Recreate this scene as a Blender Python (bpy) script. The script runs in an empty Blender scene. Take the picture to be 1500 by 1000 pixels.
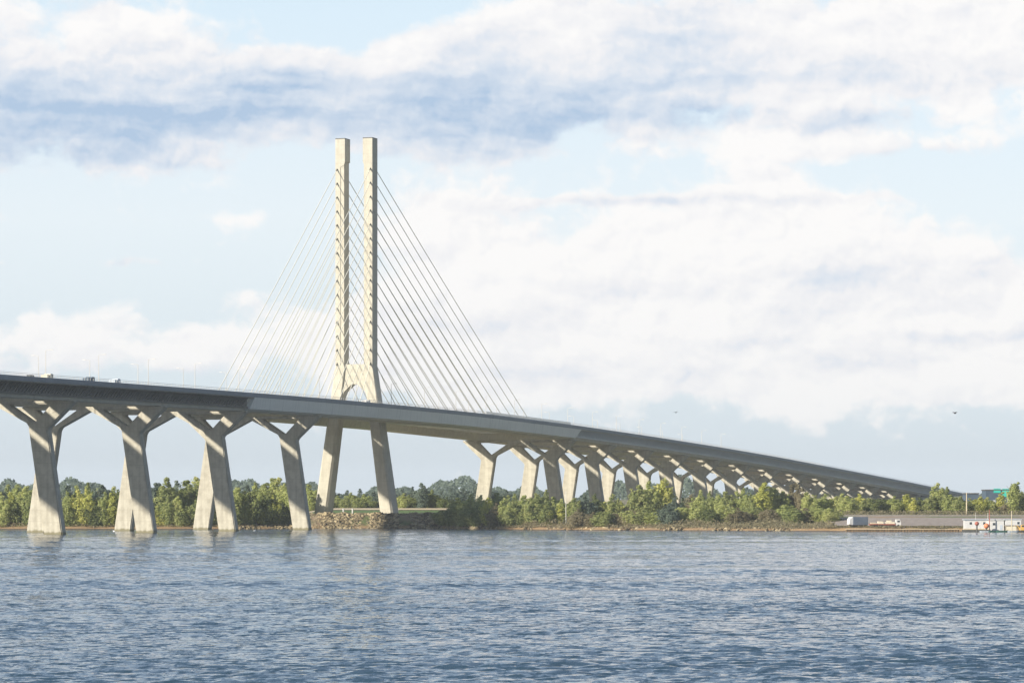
import bpy, bmesh, math, random
import numpy as np
from mathutils import Vector, Matrix

S = bpy.context.scene
COL = S.collection
R = math.radians
rng = np.random.default_rng(7)
random.seed(7)

# ------------------------------------------------------------------ frame
# world = bridge frame: +X across the bridge, +Y along it, Z up, water at Z = 0,
# the pylon stands at the origin.  The camera stands far off on the water's other bank.
TH = 0.3133
CT, ST = math.cos(TH), math.sin(TH)
CAM = (568.82, -1528.27, 10.7)
FPX, YH = 5295.0, 738.0

def at(px, Y, z=0.0):
    """ground point seen in column px of the survey photograph at depth Y"""
    X = (px - 750.0) / FPX * Y
    return Vector((CAM[0] + X * CT - Y * ST, CAM[1] + X * ST + Y * CT, z))

def hz(py, Y):
    return CAM[2] + (YH - py) / FPX * Y

def px_of(p):
    dx, dy = p[0] - CAM[0], p[1] - CAM[1]
    X = dx * CT + dy * ST
    Y = -dx * ST + dy * CT
    return 750 + FPX * X / Y

# ------------------------------------------------------------------ helpers
def tag(o, label=None, cat=None, group=None, kind=None):
    if label: o['label'] = label
    if cat: o['category'] = cat
    if group: o['group'] = group
    if kind: o['kind'] = kind
    return o

def empty(name, loc=(0, 0, 0), rz=0.0, parent=None):
    o = bpy.data.objects.new(name, None)
    COL.objects.link(o)
    o.location = loc
    o.rotation_euler = (0, 0, rz)
    o.empty_display_size = 0.5
    if parent: o.parent = parent
    return o

def link(name, mesh, parent=None, loc=None, rz=None):
    o = bpy.data.objects.new(name, mesh)
    COL.objects.link(o)
    if parent: o.parent = parent
    if loc is not None: o.location = loc
    if rz is not None: o.rotation_euler = (0, 0, rz)
    return o

def np_mesh(name, V, F, mat, smooth=False):
    me = bpy.data.meshes.new(name)
    nv, nf, k = len(V), len(F), F.shape[1]
    me.vertices.add(nv); me.vertices.foreach_set('co', np.ascontiguousarray(V, dtype=np.float32).ravel())
    me.loops.add(nf * k); me.loops.foreach_set('vertex_index', np.ascontiguousarray(F, dtype=np.int32).ravel())
    me.polygons.add(nf); me.polygons.foreach_set('loop_start', np.arange(nf, dtype=np.int32) * k)
    me.update(calc_edges=True); me.validate()
    me.materials.append(mat)
    return me

class MB:
    def __init__(s):
        s.v, s.f = [], []
    def add(s, vs, fs):
        n = len(s.v)
        s.v.extend([tuple(p) for p in vs])
        s.f.extend([tuple(i + n for i in f) for f in fs])
        return s
    def box(s, x0, x1, y0, y1, z0, z1):
        v = [(x0, y0, z0), (x1, y0, z0), (x1, y1, z0), (x0, y1, z0), (x0, y0, z1), (x1, y0, z1), (x1, y1, z1), (x0, y1, z1)]
        return s.add(v, [(0, 3, 2, 1), (4, 5, 6, 7), (0, 1, 5, 4), (1, 2, 6, 5), (2, 3, 7, 6), (3, 0, 4, 7)])
    def tube(s, pts, rad, n=8, caps=True):
        pts = [Vector(p) for p in pts]
        if not hasattr(rad, '__len__'): rad = [rad] * len(pts)
        rings = []
        for i, p in enumerate(pts):
            d = (pts[min(i + 1, len(pts) - 1)] - pts[max(i - 1, 0)]).normalized()
            a = d.cross(Vector((0, 0, 1)))
            if a.length < 1e-3: a = Vector((1, 0, 0))
            a.normalize(); b = d.cross(a)
            rings.append([p + (a * math.cos(2 * math.pi * k / n) + b * math.sin(2 * math.pi * k / n)) * rad[i] for k in range(n)])
        vs = [q for r in rings for q in r]
        fs = []
        for i in range(len(pts) - 1):
            for k in range(n):
                k2 = (k + 1) % n
                fs.append((i * n + k, i * n + k2, (i + 1) * n + k2, (i + 1) * n + k))
        if caps:
            fs.append(tuple(range(n))[::-1]); fs.append(tuple((len(pts) - 1) * n + k for k in range(n)))
        return s.add(vs, fs)
    def lathe(s, prof, n=16, c=(0, 0, 0), axis='z'):
        vs, fs = [], []
        for r, z in prof:
            for k in range(n):
                a = 2 * math.pi * k / n
                x, y = r * math.cos(a), r * math.sin(a)
                if axis == 'z': vs.append((c[0] + x, c[1] + y, c[2] + z))
                elif axis == 'x': vs.append((c[0] + z, c[1] + x, c[2] + y))
                else: vs.append((c[0] + x, c[1] + z, c[2] + y))
        for i in range(len(prof) - 1):
            for k in range(n):
                k2 = (k + 1) % n
                fs.append((i * n + k, i * n + k2, (i + 1) * n + k2, (i + 1) * n + k))
        fs.append(tuple(range(n))[::-1]); fs.append(tuple((len(prof) - 1) * n + k for k in range(n)))
        return s.add(vs, fs)
    def prism(s, poly, y0, y1):
        """polygon in x-z extruded along y"""
        n = len(poly)
        vs = [(x, y0, z) for x, z in poly] + [(x, y1, z) for x, z in poly]
        fs = [tuple(range(n)), tuple(range(n, 2 * n))[::-1]]
        for k in range(n):
            k2 = (k + 1) % n
            fs.append((k, k + n, k2 + n, k2))
        return s.add(vs, fs)
    def sweep(s, poly, us, zf, x=1.0):
        """cross-section (v,z) swept along the bridge at stations us with height zf(u)"""
        n = len(poly)
        vs = [(v * x, u, zf(u) + z) for u in us for v, z in poly]
        fs = []
        for i in range(len(us) - 1):
            for k in range(n):
                k2 = (k + 1) % n
                fs.append((i * n + k, i * n + k2, (i + 1) * n + k2, (i + 1) * n + k))
        fs.append(tuple(range(n))[::-1]); fs.append(tuple((len(us) - 1) * n + k for k in range(n)))
        return s.add(vs, fs)
    def mesh(s, name, mat, smooth=False, bevel=0.0, seg=2):
        me = bpy.data.meshes.new(name)
        me.from_pydata(s.v, [], s.f)
        bm = bmesh.new(); bm.from_mesh(me)
        bmesh.ops.recalc_face_normals(bm, faces=bm.faces)
        if bevel:
            es = [e for e in bm.edges if len(e.link_faces) == 2 and e.calc_face_angle(0) > 0.5]
            bmesh.ops.bevel(bm, geom=es, offset=bevel, segments=seg, affect='EDGES', clamp_overlap=True)
        bm.to_mesh(me); bm.free()
        if mat: me.materials.append(mat)
        if smooth:
            me.polygons.foreach_set('use_smooth', [True] * len(me.polygons))
        return me
    def build(s, name, mat, parent=None, **k):
        return link(name, s.mesh(name, mat, **k), parent)

# ------------------------------------------------------------------ node helpers
class NT:
    def __init__(s, tree):
        s.t = tree
    def n(s, kind, **props):
        ins = props.pop('ins', {})
        nd = s.t.nodes.new(kind)
        for k, v in props.items(): setattr(nd, k, v)
        for k, v in ins.items():
            sock = nd.inputs[k]
            if isinstance(v, bpy.types.NodeSocket): s.t.links.new(v, sock)
            else: sock.default_value = v
        return nd
    def m(s, op, a, b=None, c=None, clamp=False):
        nd = s.t.nodes.new('ShaderNodeMath'); nd.operation = op; nd.use_clamp = clamp
        for i, v in enumerate((a, b, c)):
            if v is None: continue
            if isinstance(v, bpy.types.NodeSocket): s.t.links.new(v, nd.inputs[i])
            else: nd.inputs[i].default_value = v
        return nd.outputs[0]
    def vm(s, op, a, b=None, out=0):
        nd = s.t.nodes.new('ShaderNodeVectorMath'); nd.operation = op
        for i, v in enumerate((a, b)):
            if v is None: continue
            if isinstance(v, bpy.types.NodeSocket): s.t.links.new(v, nd.inputs[i])
            else: nd.inputs[i].default_value = v
        return nd.outputs[out]
    def noise(s, vec, scale, detail=4, rough=0.55, dist=0.0, col=False, dim='3D'):
        nd = s.n('ShaderNodeTexNoise', noise_dimensions=dim, ins={'Scale': scale, 'Detail': detail, 'Roughness': rough, 'Distortion': dist})
        if vec is not None: s.t.links.new(vec, nd.inputs['Vector'])
        return nd.outputs['Color' if col else 'Fac']
    def ramp(s, f, stops):
        nd = s.n('ShaderNodeValToRGB', ins={'Fac': f})
        e = nd.color_ramp.elements
        while len(e) < len(stops): e.new(0.5)
        for i, (p, c) in enumerate(stops):
            e[i].position = p; e[i].color = (*c, 1) if len(c) == 3 else c
        return nd.outputs[0]
    def smooth(s, x, a, b):
        nd = s.n('ShaderNodeMapRange', interpolation_type='SMOOTHSTEP', ins={'Value': x, 'From Min': a, 'From Max': b})
        return nd.outputs[0]
    def mix(s, f, a, b):
        nd = s.t.nodes.new('ShaderNodeMix'); nd.data_type = 'RGBA'
        for i, v in ((0, f), (6, a), (7, b)):
            if isinstance(v, bpy.types.NodeSocket): s.t.links.new(v, nd.inputs[i])
            else: nd.inputs[i].default_value = (*v, 1) if i else v
        return nd.outputs[2]

def material(name):
    m = bpy.data.materials.new(name); m.use_nodes = True
    t = m.node_tree; t.nodes.clear()
    g = NT(t)
    out = g.n('ShaderNodeOutputMaterial')
    p = g.n('ShaderNodeBsdfPrincipled')
    t.links.new(p.outputs[0], out.inputs['Surface'])
    return m, g, p, out

def surf(name, c0, c1, scale=1.0, rough=0.8, detail=5, stretch=(1, 1, 1), bump=0.0, metal=0.0, joint=0.0):
    """two-tone mottled surface"""
    m, g, p, _ = material(name)
    tc = g.n('ShaderNodeTexCoord').outputs['Object']
    v = g.vm('MULTIPLY', tc, stretch)
    f = g.noise(v, scale, detail, 0.6)
    c = g.ramp(f, [(0.3, c0), (0.7, c1)])
    if joint:                                              # panel joints and rain streaks below them
        y = g.n('ShaderNodeSeparateXYZ', ins={0: tc}).outputs[1]
        ln = g.m('LESS_THAN', g.m('PINGPONG', y, joint / 2), 0.09)
        st = g.smooth(g.noise(g.vm('MULTIPLY', tc, (0.2, 0.9, 0.06)), 1.0, 4, 0.6), 0.5, 0.75)
        k = g.m('ADD', g.m('MULTIPLY', ln, 0.4), g.m('MULTIPLY', st, 0.35), clamp=True)
        c = g.mix(k, c, tuple(x * 0.45 for x in c0))
    g.t.links.new(c, p.inputs['Base Color'])
    p.inputs['Roughness'].default_value = rough
    p.inputs['Metallic'].default_value = metal
    if bump:
        b = g.n('ShaderNodeBump', ins={'Strength': bump, 'Distance': 0.1, 'Height': f})
        g.t.links.new(b.outputs[0], p.inputs['Normal'])
    return m

def concrete(name, base, dark):
    m, g, p, _ = material(name)
    tc = g.n('ShaderNodeTexCoord').outputs['Object']
    f = g.noise(tc, 0.35, 6, 0.62)
    fine = g.noise(tc, 2.5, 4, 0.6)
    streak = g.noise(g.vm('MULTIPLY', tc, (0.9, 0.9, 0.05)), 1.0, 4, 0.6)
    z = g.n('ShaderNodeSeparateXYZ', ins={0: tc}).outputs[2]
    lift = g.m('PINGPONG', z, 2.1)                       # pour joints every 4.2 m
    joint = g.m('LESS_THAN', lift, 0.13)
    k = g.m('ADD', g.m('MULTIPLY', f, 0.45), g.m('MULTIPLY', streak, 0.4))
    k = g.m('ADD', k, g.m('MULTIPLY', fine, 0.15))
    c = g.ramp(k, [(0.36, dark), (0.47, tuple((x + y) / 2 for x, y in zip(dark, base))), (0.58, base)])
    c = g.mix(g.m('MULTIPLY', joint, 0.4), c, dark)
    wet = g.smooth(g.m('ADD', z, g.m('MULTIPLY', g.m('SUBTRACT', streak, 0.5), 1.6)), 1.25, 0.45)
    c = g.mix(g.m('MULTIPLY', wet, 0.85), c, (0.17, 0.15, 0.075))
    g.t.links.new(c, p.inputs['Base Color'])
    p.inputs['Roughness'].default_value = 0.85
    b = g.n('ShaderNodeBump', ins={'Strength': 0.35, 'Distance': 0.08, 'Height': fine})
    g.t.links.new(b.outputs[0], p.inputs['Normal'])
    return m

def foliage(name, c0, c1, c2):
    m, g, p, out = material(name)
    tc = g.n('ShaderNodeTexCoord').outputs['Object']
    f = g.noise(tc, 0.55, 5, 0.65)
    inf = g.n('ShaderNodeObjectInfo').outputs['Random']
    k = g.m('ADD', f, g.m('MULTIPLY', g.m('SUBTRACT', inf, 0.5), 0.14))
    c = g.ramp(k, [(0.33, c0), (0.5, c1), (0.68, c2)])
    g.t.links.new(c, p.inputs['Base Color'])
    p.inputs['Roughness'].default_value = 0.7
    tr = g.n('ShaderNodeBsdfTranslucent', ins={'Color': c})
    mx = g.n('ShaderNodeMixShader', ins={0: 0.58, 1: p.outputs[0], 2: tr.outputs[0]})
    g.t.links.new(mx.outputs[0], out.inputs['Surface'])
    return m

M = {}
M['concrete'] = concrete('pale_concrete', (0.515, 0.48, 0.392), (0.33, 0.30, 0.236))
M['pylon'] = concrete('pylon_concrete', (0.53, 0.497, 0.41), (0.40, 0.37, 0.297))
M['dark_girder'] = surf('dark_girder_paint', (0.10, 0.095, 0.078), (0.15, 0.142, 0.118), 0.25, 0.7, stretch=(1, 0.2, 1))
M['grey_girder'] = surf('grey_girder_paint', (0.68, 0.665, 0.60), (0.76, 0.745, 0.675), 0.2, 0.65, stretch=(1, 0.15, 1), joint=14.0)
M['hazed_girder'] = surf('hazed_girder_tone', (0.50, 0.50, 0.465), (0.58, 0.58, 0.54), 0.25, 0.7, stretch=(1, 0.2, 1))  # lighter copy of the dark girder; distance haze and bounce put into its colour
M['slab'] = surf('deck_slab_concrete', (0.48, 0.455, 0.385), (0.60, 0.57, 0.48), 0.4, 0.85)
M['barrier'] = surf('parapet_concrete', (0.22, 0.235, 0.25), (0.28, 0.295, 0.31), 0.3, 0.75, stretch=(1, 0.2, 1), joint=6.0)
M['cable'] = surf('cable_sheath', (0.70, 0.67, 0.56), (0.78, 0.75, 0.64), 0.3, 0.45)
M['dark_steel'] = surf('dark_steel', (0.06, 0.06, 0.055), (0.10, 0.10, 0.09), 1.5, 0.6)
M['pole'] = surf('galvanised_pole', (0.50, 0.48, 0.44), (0.60, 0.58, 0.54), 2, 0.5)
M['white'] = surf('white_paint', (0.56, 0.55, 0.53), (0.66, 0.65, 0.63), 1.0, 0.55)
M['cream'] = surf('cream_paint', (0.62, 0.55, 0.42), (0.70, 0.64, 0.50), 1.0, 0.6)
M['greyblue'] = surf('grey_blue_paint', (0.42, 0.47, 0.53), (0.50, 0.55, 0.60), 1.0, 0.55)
M['red'] = surf('rusty_red_paint', (0.28, 0.07, 0.05), (0.38, 0.13, 0.09), 1.2, 0.65)
M['orange'] = surf('orange_paint', (0.62, 0.17, 0.07), (0.70, 0.24, 0.10), 1.5, 0.5)
M['yellow'] = surf('yellow_paint', (0.65, 0.38, 0.08), (0.72, 0.45, 0.12), 1.5, 0.5)
M['rubber'] = surf('black_rubber', (0.02, 0.02, 0.02), (0.035, 0.035, 0.035), 3, 0.8)
M['glass'] = surf('dark_window_glass', (0.03, 0.04, 0.05), (0.05, 0.06, 0.07), 1, 0.12)
M['green_paint'] = surf('dark_green_paint', (0.04, 0.12, 0.09), (0.06, 0.16, 0.12), 1.5, 0.5)
M['teal'] = surf('teal_panel', (0.02, 0.42, 0.34), (0.04, 0.50, 0.40), 0.4, 0.5)
M['navy'] = surf('dark_blue_cladding', (0.045, 0.075, 0.11), (0.07, 0.10, 0.14), 0.4, 0.6)
M['skin'] = surf('gull_white', (0.75, 0.75, 0.74), (0.82, 0.82, 0.80), 4, 0.7)
M['feather'] = surf('dark_feather', (0.05, 0.05, 0.055), (0.08, 0.08, 0.085), 4, 0.8)
M['bark'] = surf('bark', (0.13, 0.10, 0.075), (0.22, 0.18, 0.14), 1.2, 0.95, stretch=(1, 1, 0.25), bump=0.4)
M['rust'] = surf('rusty_sheet_piles', (0.12, 0.07, 0.035), (0.30, 0.20, 0.10), 0.8, 0.9, stretch=(1, 1, 0.4))
M['beige'] = surf('beige_timber', (0.48, 0.40, 0.28), (0.58, 0.50, 0.36), 1, 0.7)

# ------------------------------------------------------------------ bridge
ZU = np.array([-700, -426, -285, -208, -126, -47, 80, 239, 388, 532, 679, 886, 1069, 1144, 1293, 1420])
ZT = np.array([53.6, 54.3, 54.6, 54.7, 54.7, 54.4, 53.5, 50.9, 47.6, 44.0, 39.8, 33.0, 26.9, 24.2, 18.8, 14.4]) - 1.15
_us = np.arange(-760, 1481, 4.0)
_z = np.interp(_us, ZU, ZT)
_k = np.exp(-0.5 * (np.arange(-20, 21) * 4.0 / 28.0) ** 2); _k /= _k.sum()
_zs = np.convolve(np.pad(_z, 20, mode='edge'), _k, mode='valid')
def zr(u): return float(np.interp(u, _us, _zs))

U0, U1 = -640.0, 1300.0
US = list(np.arange(U0, U1 + 1, 10.0))
MAIN0, MAIN1 = -203.0, 243.0

bridge = empty('cable_stayed_bridge')
tag(bridge, 'long pale concrete bridge with twin-shaft pylon, fanned stay cables and forked leaning piers', 'bridge')

def ground_bridge(u):
    """terrain height under the right-hand viaduct"""
    return float(np.interp(u, [150, 240, 500, 900, 1150, 1300, 1500], [4.5, 5.0, 6.0, 7.5, 10.0, 13.5, 15.0]))

def leg_mesh(dz, base_z, sgn):
    """Y-shaped half of a W pier, in v-z, dz = shift of its head; base_z = where the trunk ends"""
    kz = 37.0 + dz
    H = kz - base_z
    sl = 0.155
    o = [(20.35 + sl * H - (0.0), base_z), (20.35, kz), (20.9, kz + 1.0), (30.5, 46.9 + dz), (30.5, 47.25 + dz), (0.03, 47.25 + dz), (0.03, 45.75 + dz), (12.2, kz + 2.6), (13.0, kz + 1.2), (13.2, kz - 0.4), (13.2 + sl * H + 0.0, base_z)]
    if H < 2.0:
        o = [(20.35 + sl * 1.0, kz - 1.5)] + o[1:-1] + [(13.2 + sl * 1.0, kz - 1.5)]
    hole = [(5.2, 46.1 + dz), (14.6, 40.0 + dz), (15.7, 40.0 + dz), (21.8, 46.1 + dz)]
    bm = bmesh.new()
    es = []
    for loop in (o, hole):
        vs = [bm.verts.new((sgn * v, -1.9, z)) for v, z in loop]
        es += [bm.edges.new((vs[i], vs[(i + 1) % len(vs)])) for i in range(len(vs))]
    r = bmesh.ops.triangle_fill(bm, use_beauty=True, use_dissolve=False, edges=es)
    fs = [f for f in r['geom'] if isinstance(f, bmesh.types.BMFace)]
    bmesh.ops.dissolve_limit(bm, angle_limit=0.01, verts=bm.verts[:], edges=[e for e in bm.edges if len(e.link_faces) == 2])
    fs = bm.faces[:]
    ex = bmesh.ops.extrude_face_region(bm, geom=fs)
    vs = [v for v in ex['geom'] if isinstance(v, bmesh.types.BMVert)]
    bmesh.ops.translate(bm, verts=vs, vec=(0, 3.8, 0))
    bmesh.ops.recalc_face_normals(bm, faces=bm.faces)
    ee = [e for e in bm.edges if len(e.link_faces) == 2 and e.calc_face_angle(0) > 0.9 and abs(e.verts[0].co.x) > 0.2]
    bmesh.ops.bevel(bm, geom=ee, offset=0.6, segments=2, affect='EDGES', clamp_overlap=True)
    me = bpy.data.meshes.new('leg')
    bm.to_mesh(me); bm.free()
    me.materials.append(M['concrete'])
    return me

PIERS = [-124.85 - 80 * k for k in range(6, -1, -1)] + [240.27 + 73.41 * k for k in range(14)]
for i, u in enumerate(PIERS):
    zs = zr(u) - 6.15
    bz = -3.0 if u < 0 else ground_bridge(u) - 1.5
    pr = empty('pier', (0, u, 0), parent=bridge)
    for sg in (1, -1):
        o = link('leg', leg_mesh(zs - 47.35, bz, sg), pr)
    for v in (-27, -15, 15, 27):
        MB().box(v - 0.9, v + 0.9, -0.9, 0.9, zs - 0.098, zs + 0.06).build('bearing', M['dark_steel'], pr)

# decks: two roadways and a transit corridor, separated by open gaps
ROAD = [(10.8, 0.0), (10.8, -0.4), (17.6, -1.1), (18.9, -1.7), (20.2, -6.1), (28.3, -6.1), (28.6, -4.9), (29.3, -1.2), (31.0, -0.75), (31.0, 0.0)]
TRANS = [(5.0, 0.0), (5.0, -0.5), (3.0, -1.4), (2.4, -3.6), (-2.4, -3.6), (-3.0, -1.4), (-5.0, -0.5), (-5.0, 0.0)]
for sg in (1, -1):
    MB().sweep(ROAD, US, zr, sg).build('roadway_deck', M['slab'], bridge)
MB().sweep(TRANS, US, zr).build('transit_deck', M['slab'], bridge)

# outer side panels: ribbed web on the approaches (dark left, lightened for haze right), plain grey edge box on the cable-stayed span
for sg in (1, -1):
    for (a, b, d0, d1) in ((U0, MAIN0, 0, -1), (MAIN1, U1, 1, 0)):
        mb = MB()
        us = list(np.arange(a, b, 10.0)) + [b]
        web = [(29.6, -0.76), (29.3, -4.45), (30.0, -4.45), (30.0, -4.95), (28.62, -4.95), (29.32, -0.9)]
        mb.sweep(web, us, zr, sg)
        u = a + 1.2
        while u < b - 1:                       # slanted cantilever brackets under the slab edge
            z = zr(u)
            p = [(31.0, -0.76), (30.7, -1.5), (29.55, -4.44), (29.35, -4.44), (29.62, -0.76)]
            vs = [(sg * v, u + du + (zz + 0.76) * 1.15, z + zz) for du in (-0.16, 0.16) for v, zz in p]
            n = len(p)
            mb.add(vs, [tuple(range(n)), tuple(range(n, 2 * n))[::-1]] + [(k, k + n, (k + 1) % n + n, (k + 1) % n) for k in range(n)])
            u += 2.6
        mb.build('side_girder', M['dark_girder'] if a < 0 else M['hazed_girder'], bridge)
    mb = MB()
    us = list(np.arange(MAIN0, MAIN1, 10.0)) + [MAIN1]
    edge = [(31.25, -0.62), (30.6, -5.3), (28.62, -5.9), (29.32, -1.25), (31.0, -0.76)]
    n = len(edge)
    vs = []
    for i, u in enumerate(us):
        sh = 7.0 if i == 0 else (-0.5 if i == len(us) - 1 else 0.0)
        for v, z in edge:
            k = (-z - 0.62) / 4.7
            uu = u
            if i == 0: uu = u + 4.0 - 4.0 * k
            if i == len(us) - 1: uu = u + 4.0 - 8.0 * k
            vs.append((sg * v, uu, zr(uu) + z))
    fs = [(i * n + k, i * n + (k + 1) % n, (i + 1) * n + (k + 1) % n, (i + 1) * n + k) for i in range(len(us) - 1) for k in range(n)]
    fs += [tuple(range(n))[::-1], tuple((len(us) - 1) * n + k for k in range(n))]
    mb.add(vs, fs)
    mb.build('edge_box', M['grey_girder'], bridge)

# parapets
for sg in (1, -1):
    out = [(31.0 + 0.003, -0.60), (31.32, -0.55), (31.32, 0.55), (31.2, 1.15), (31.0, 1.15), (30.85, 0.3), (30.6, 0.004), (31.003, 0.004)]
    MB().sweep(out, US, zr, sg).build('parapet', M['barrier'], bridge)
    inn = [(11.2, 0.004), (11.2, 0.9), (11.45, 0.9), (11.6, 0.004)]
    MB().sweep(inn, US, zr, sg).build('inner_parapet', M['barrier'], bridge)
    tr = [(4.6, 0.004), (4.65, 1.6), (4.85, 1.6), (4.98, 0.004)]
    MB().sweep(tr, US, zr, sg).build('transit_parapet', M['barrier'], bridge)
    # thin railing over the parapet
    mb = MB()
    us = list(np.arange(U0, U1 + 1, 20.0))
    for dz in (0.45, 0.95):
        mb.tube([(sg * 31.1, u, zr(u) + 1.15 + dz) for u in us], 0.055, 5)
    u = U0 + 1
    while u < 800:
        z = zr(u) + 1.15
        mb.box(sg * 31.1 - 0.05, sg * 31.1 + 0.05, u - 0.05, u + 0.05, z, z + 0.95)
        u += 2.5
    mb.build('railing', M['pole'], bridge)

# pale wind screen on the transit corridor over the main span
mscr, gs, ps, _ = material('frosted_screen')
ps.inputs['Base Color'].default_value = (0.62, 0.66, 0.66, 1); ps.inputs['Roughness'].default_value = 0.35
ps.inputs['Alpha'].default_value = 0.55
mb = MB()
u = 96.0
while u < 232:
    if u + 4 > 232: break
    vs = [(29.9, a, zr(a) + z) for a in (u, u + 3.9) for z in (0.3, 2.5)] + [(29.96, a, zr(a) + z) for a in (u, u + 3.9) for z in (0.3, 2.5)]
    mb.add(vs, [(0, 2, 3, 1), (4, 5, 7, 6), (0, 1, 5, 4), (2, 6, 7, 3), (1, 3, 7, 5), (0, 4, 6, 2)])
    u += 4.0
mb.build('wind_screen', mscr, bridge)

# floor beams tying the three decks of the cable-stayed span
for u in np.arange(-146, 226, 14.0):
    if abs(u) < 9: continue
    z = zr(u)
    MB().prism([(-19.6, z - 1.9), (-17.8, z - 3.4), (17.8, z - 3.4), (19.6, z - 1.9), (18.6, z - 1.72), (10.6, z - 1.2), (5.2, z - 1.2), (3.1, z - 1.5), (2.5, z - 3.3), (-2.5, z - 3.3), (-3.1, z - 1.5), (-5.2, z - 1.2), (-10.6, z - 1.2), (-18.6, z - 1.72)], u - 0.7, u + 0.7).build('floor_beam', M['grey_girder'], bridge)

# pylon
SV = 6.55
pyl = empty('pylon', (0, 0, 0), parent=bridge)
def octo(cv, z, hv, hu, ch):
    return [(cv - hv + ch, -hu, z), (cv + hv - ch, -hu, z), (cv + hv, -hu + ch, z), (cv + hv, hu - ch, z), (cv + hv - ch, hu, z), (cv - hv + ch, hu, z), (cv - hv, hu - ch, z), (cv - hv, -hu + ch, z)]
def loft(mb, rings):
    n = len(rings[0])
    vs = [p for r in rings for p in r]
    fs = [(i * n + k, i * n + (k + 1) % n, (i + 1) * n + (k + 1) % n, (i + 1) * n + k) for i in range(len(rings) - 1) for k in range(n)]
    fs += [tuple(range(n))[::-1], tuple((len(rings) - 1) * n + k for k in range(n))]
    mb.add(vs, fs)
for sg in (1, -1):
    mb = MB()
    sl = 0.139
    rings = []
    for z, hv, hu, ch in ((3.0, 3.1, 4.6, 0.9), (30.0, 2.95, 4.1, 0.9), (52.0, 2.75, 3.7, 0.8), (58.0, 2.55, 3.5, 0.45), (66.0, 2.4, 3.4, 0.25), (73.2, 2.3, 3.35, 0.2)):
        cv = SV + sl * (73.2 - z)
        rings.append([(sg * a, b, c) for a, b, c in octo(cv, z, hv, hu, ch)])
    loft(mb, rings)
    mb.build('leg', M['pylon'], pyl)
    mb = MB()
    mb.box(*sorted((sg * 6.45, sg * 8.85)), -3.35, 3.35, 73.21, 164.6)      # outer half with the cable anchors
    mb.box(*sorted((sg * 4.75, sg * 6.448)), -3.15, 3.15, 73.21, 164.6)     # recessed inner half
    mb.box(*sorted((sg * 4.3, sg * 8.852)), -3.36, 3.36, 164.602, 174.9)    # head block
    mb.prism([(sg * 4.3, 164.6), (sg * 6.446, 164.6), (sg * 6.446, 162.2), (sg * 4.76, 163.2)], -3.3, -3.152)
    mb.build('shaft', M['pylon'], pyl)
    rim = MB().box(*sorted((sg * 4.28, sg * 8.87)), -3.38, 3.38, 174.902, 175.3)
    rim.build('coping', M['dark_steel'], pyl)
# tie between the shafts with an arched underside
tie = [(-5.0, 73.9), (5.0, 73.9), (5.9, 73.9), (5.9, 66.0), (5.2, 62.0), (5.5, 58.8), (4.8, 61.2), (2.0, 64.2), (0.6, 64.6), (-0.6, 64.6), (-2.0, 64.2), (-4.8, 61.2), (-5.5, 58.8), (-5.2, 62.0), (-5.9, 66.0), (-5.9, 73.9)]
tie = [(-5.4, 73.6), (5.4, 73.6), (5.4, 66.2), (6.6, 57.6), (4.9, 61.4), (1.3, 64.6), (-1.3, 64.6), (-4.9, 61.4), (-6.6, 57.6), (-5.4, 66.2)]
MB().prism(tie, -2.6, 2.6).build('crossbeam', M['pylon'], pyl)

# stay cables, 15 per plane and side
for sg in (1, -1):
    for side in (1, -1):
        for k in range(15):
            za = 161.4 - 6.24 * k
            uu = 237.0 - 14.6 * k if side > 0 else -(146.0 - 8.9 * k)
            a = Vector((sg * 8.0, side * 3.3, za))
            b = Vector((sg * 8.6, uu, zr(uu) + 0.35))
            d = b - a
            pts = [a + d * t - Vector((0, 0, 4 * t * (1 - t) * d.length * 0.004)) for t in np.linspace(0, 1, 9)]
            c = MB().tube(pts, 0.18 if side > 0 else 0.17, 6).build('stay_cable', M['cable'], bridge)
            dn = d.normalized()
            MB().tube([a - dn * 0.3, a + dn * 1.5], 0.27, 8).build('anchor_sleeve', M['dark_steel'], c)
# anchor girders along the inner gaps carrying the cable feet
for sg in (1, -1):
    MB().sweep([(8.2, 0.3), (9.0, 0.3), (9.0, -1.19), (8.2, -1.19)], list(np.arange(-150, -16, 10.0)) + [-16], zr, sg).build('anchor_beam', M['grey_girder'], bridge)
    MB().sweep([(8.2, 0.3), (9.0, 0.3), (9.0, -1.19), (8.2, -1.19)], list(np.arange(14, 242, 10.0)) + [242], zr, sg).build('anchor_beam', M['grey_girder'], bridge)

# abutment where the deck meets the bank
mb = MB()
mb.box(-31, 31, 1286, 1312, 6, zr(1300) - 6.2)
mb.build('abutment', M['concrete'], bridge)

# ------------------------------------------------------------------ street lamps on the deck
def lamp_meshes():
    p = MB(); p.tube([(0, 0, 0), (0, 0, 6), (0, 0, 12.2)], [0.16, 0.13, 0.09], 8)
    p.lathe([(0.28, 0), (0.28, 0.25), (0.17, 0.4)], 8)
    a = MB(); a.tube([(0, 0, 12.0), (0.5, 0, 12.35), (2.0, 0, 12.45)], [0.07, 0.06, 0.05], 6)
    h = MB(); h.prism([(1.6, 12.36), (3.0, 12.4), (2.9, 12.56), (1.7, 12.56)], -0.2, 0.2)
    return p.mesh('post', M['pole']), a.mesh('arm', M['pole']), h.mesh('lamp_head', M['pole'])
LM = lamp_meshes()
ordn = ['first', 'second', 'third', 'fourth', 'fifth', 'sixth', 'seventh', 'eighth', 'ninth', 'tenth', 'eleventh', 'twelfth', 'thirteenth', 'fourteenth', 'fifteenth', 'sixteenth', 'seventeenth', 'eighteenth', 'nineteenth', 'twentieth']
def nth(i):
    if i < 20: return ordn[i]
    return 'twenty-' + ordn[i - 20] if i < 29 else ('thirtieth' if i == 29 else 'thirty-' + ordn[i - 30])
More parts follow.
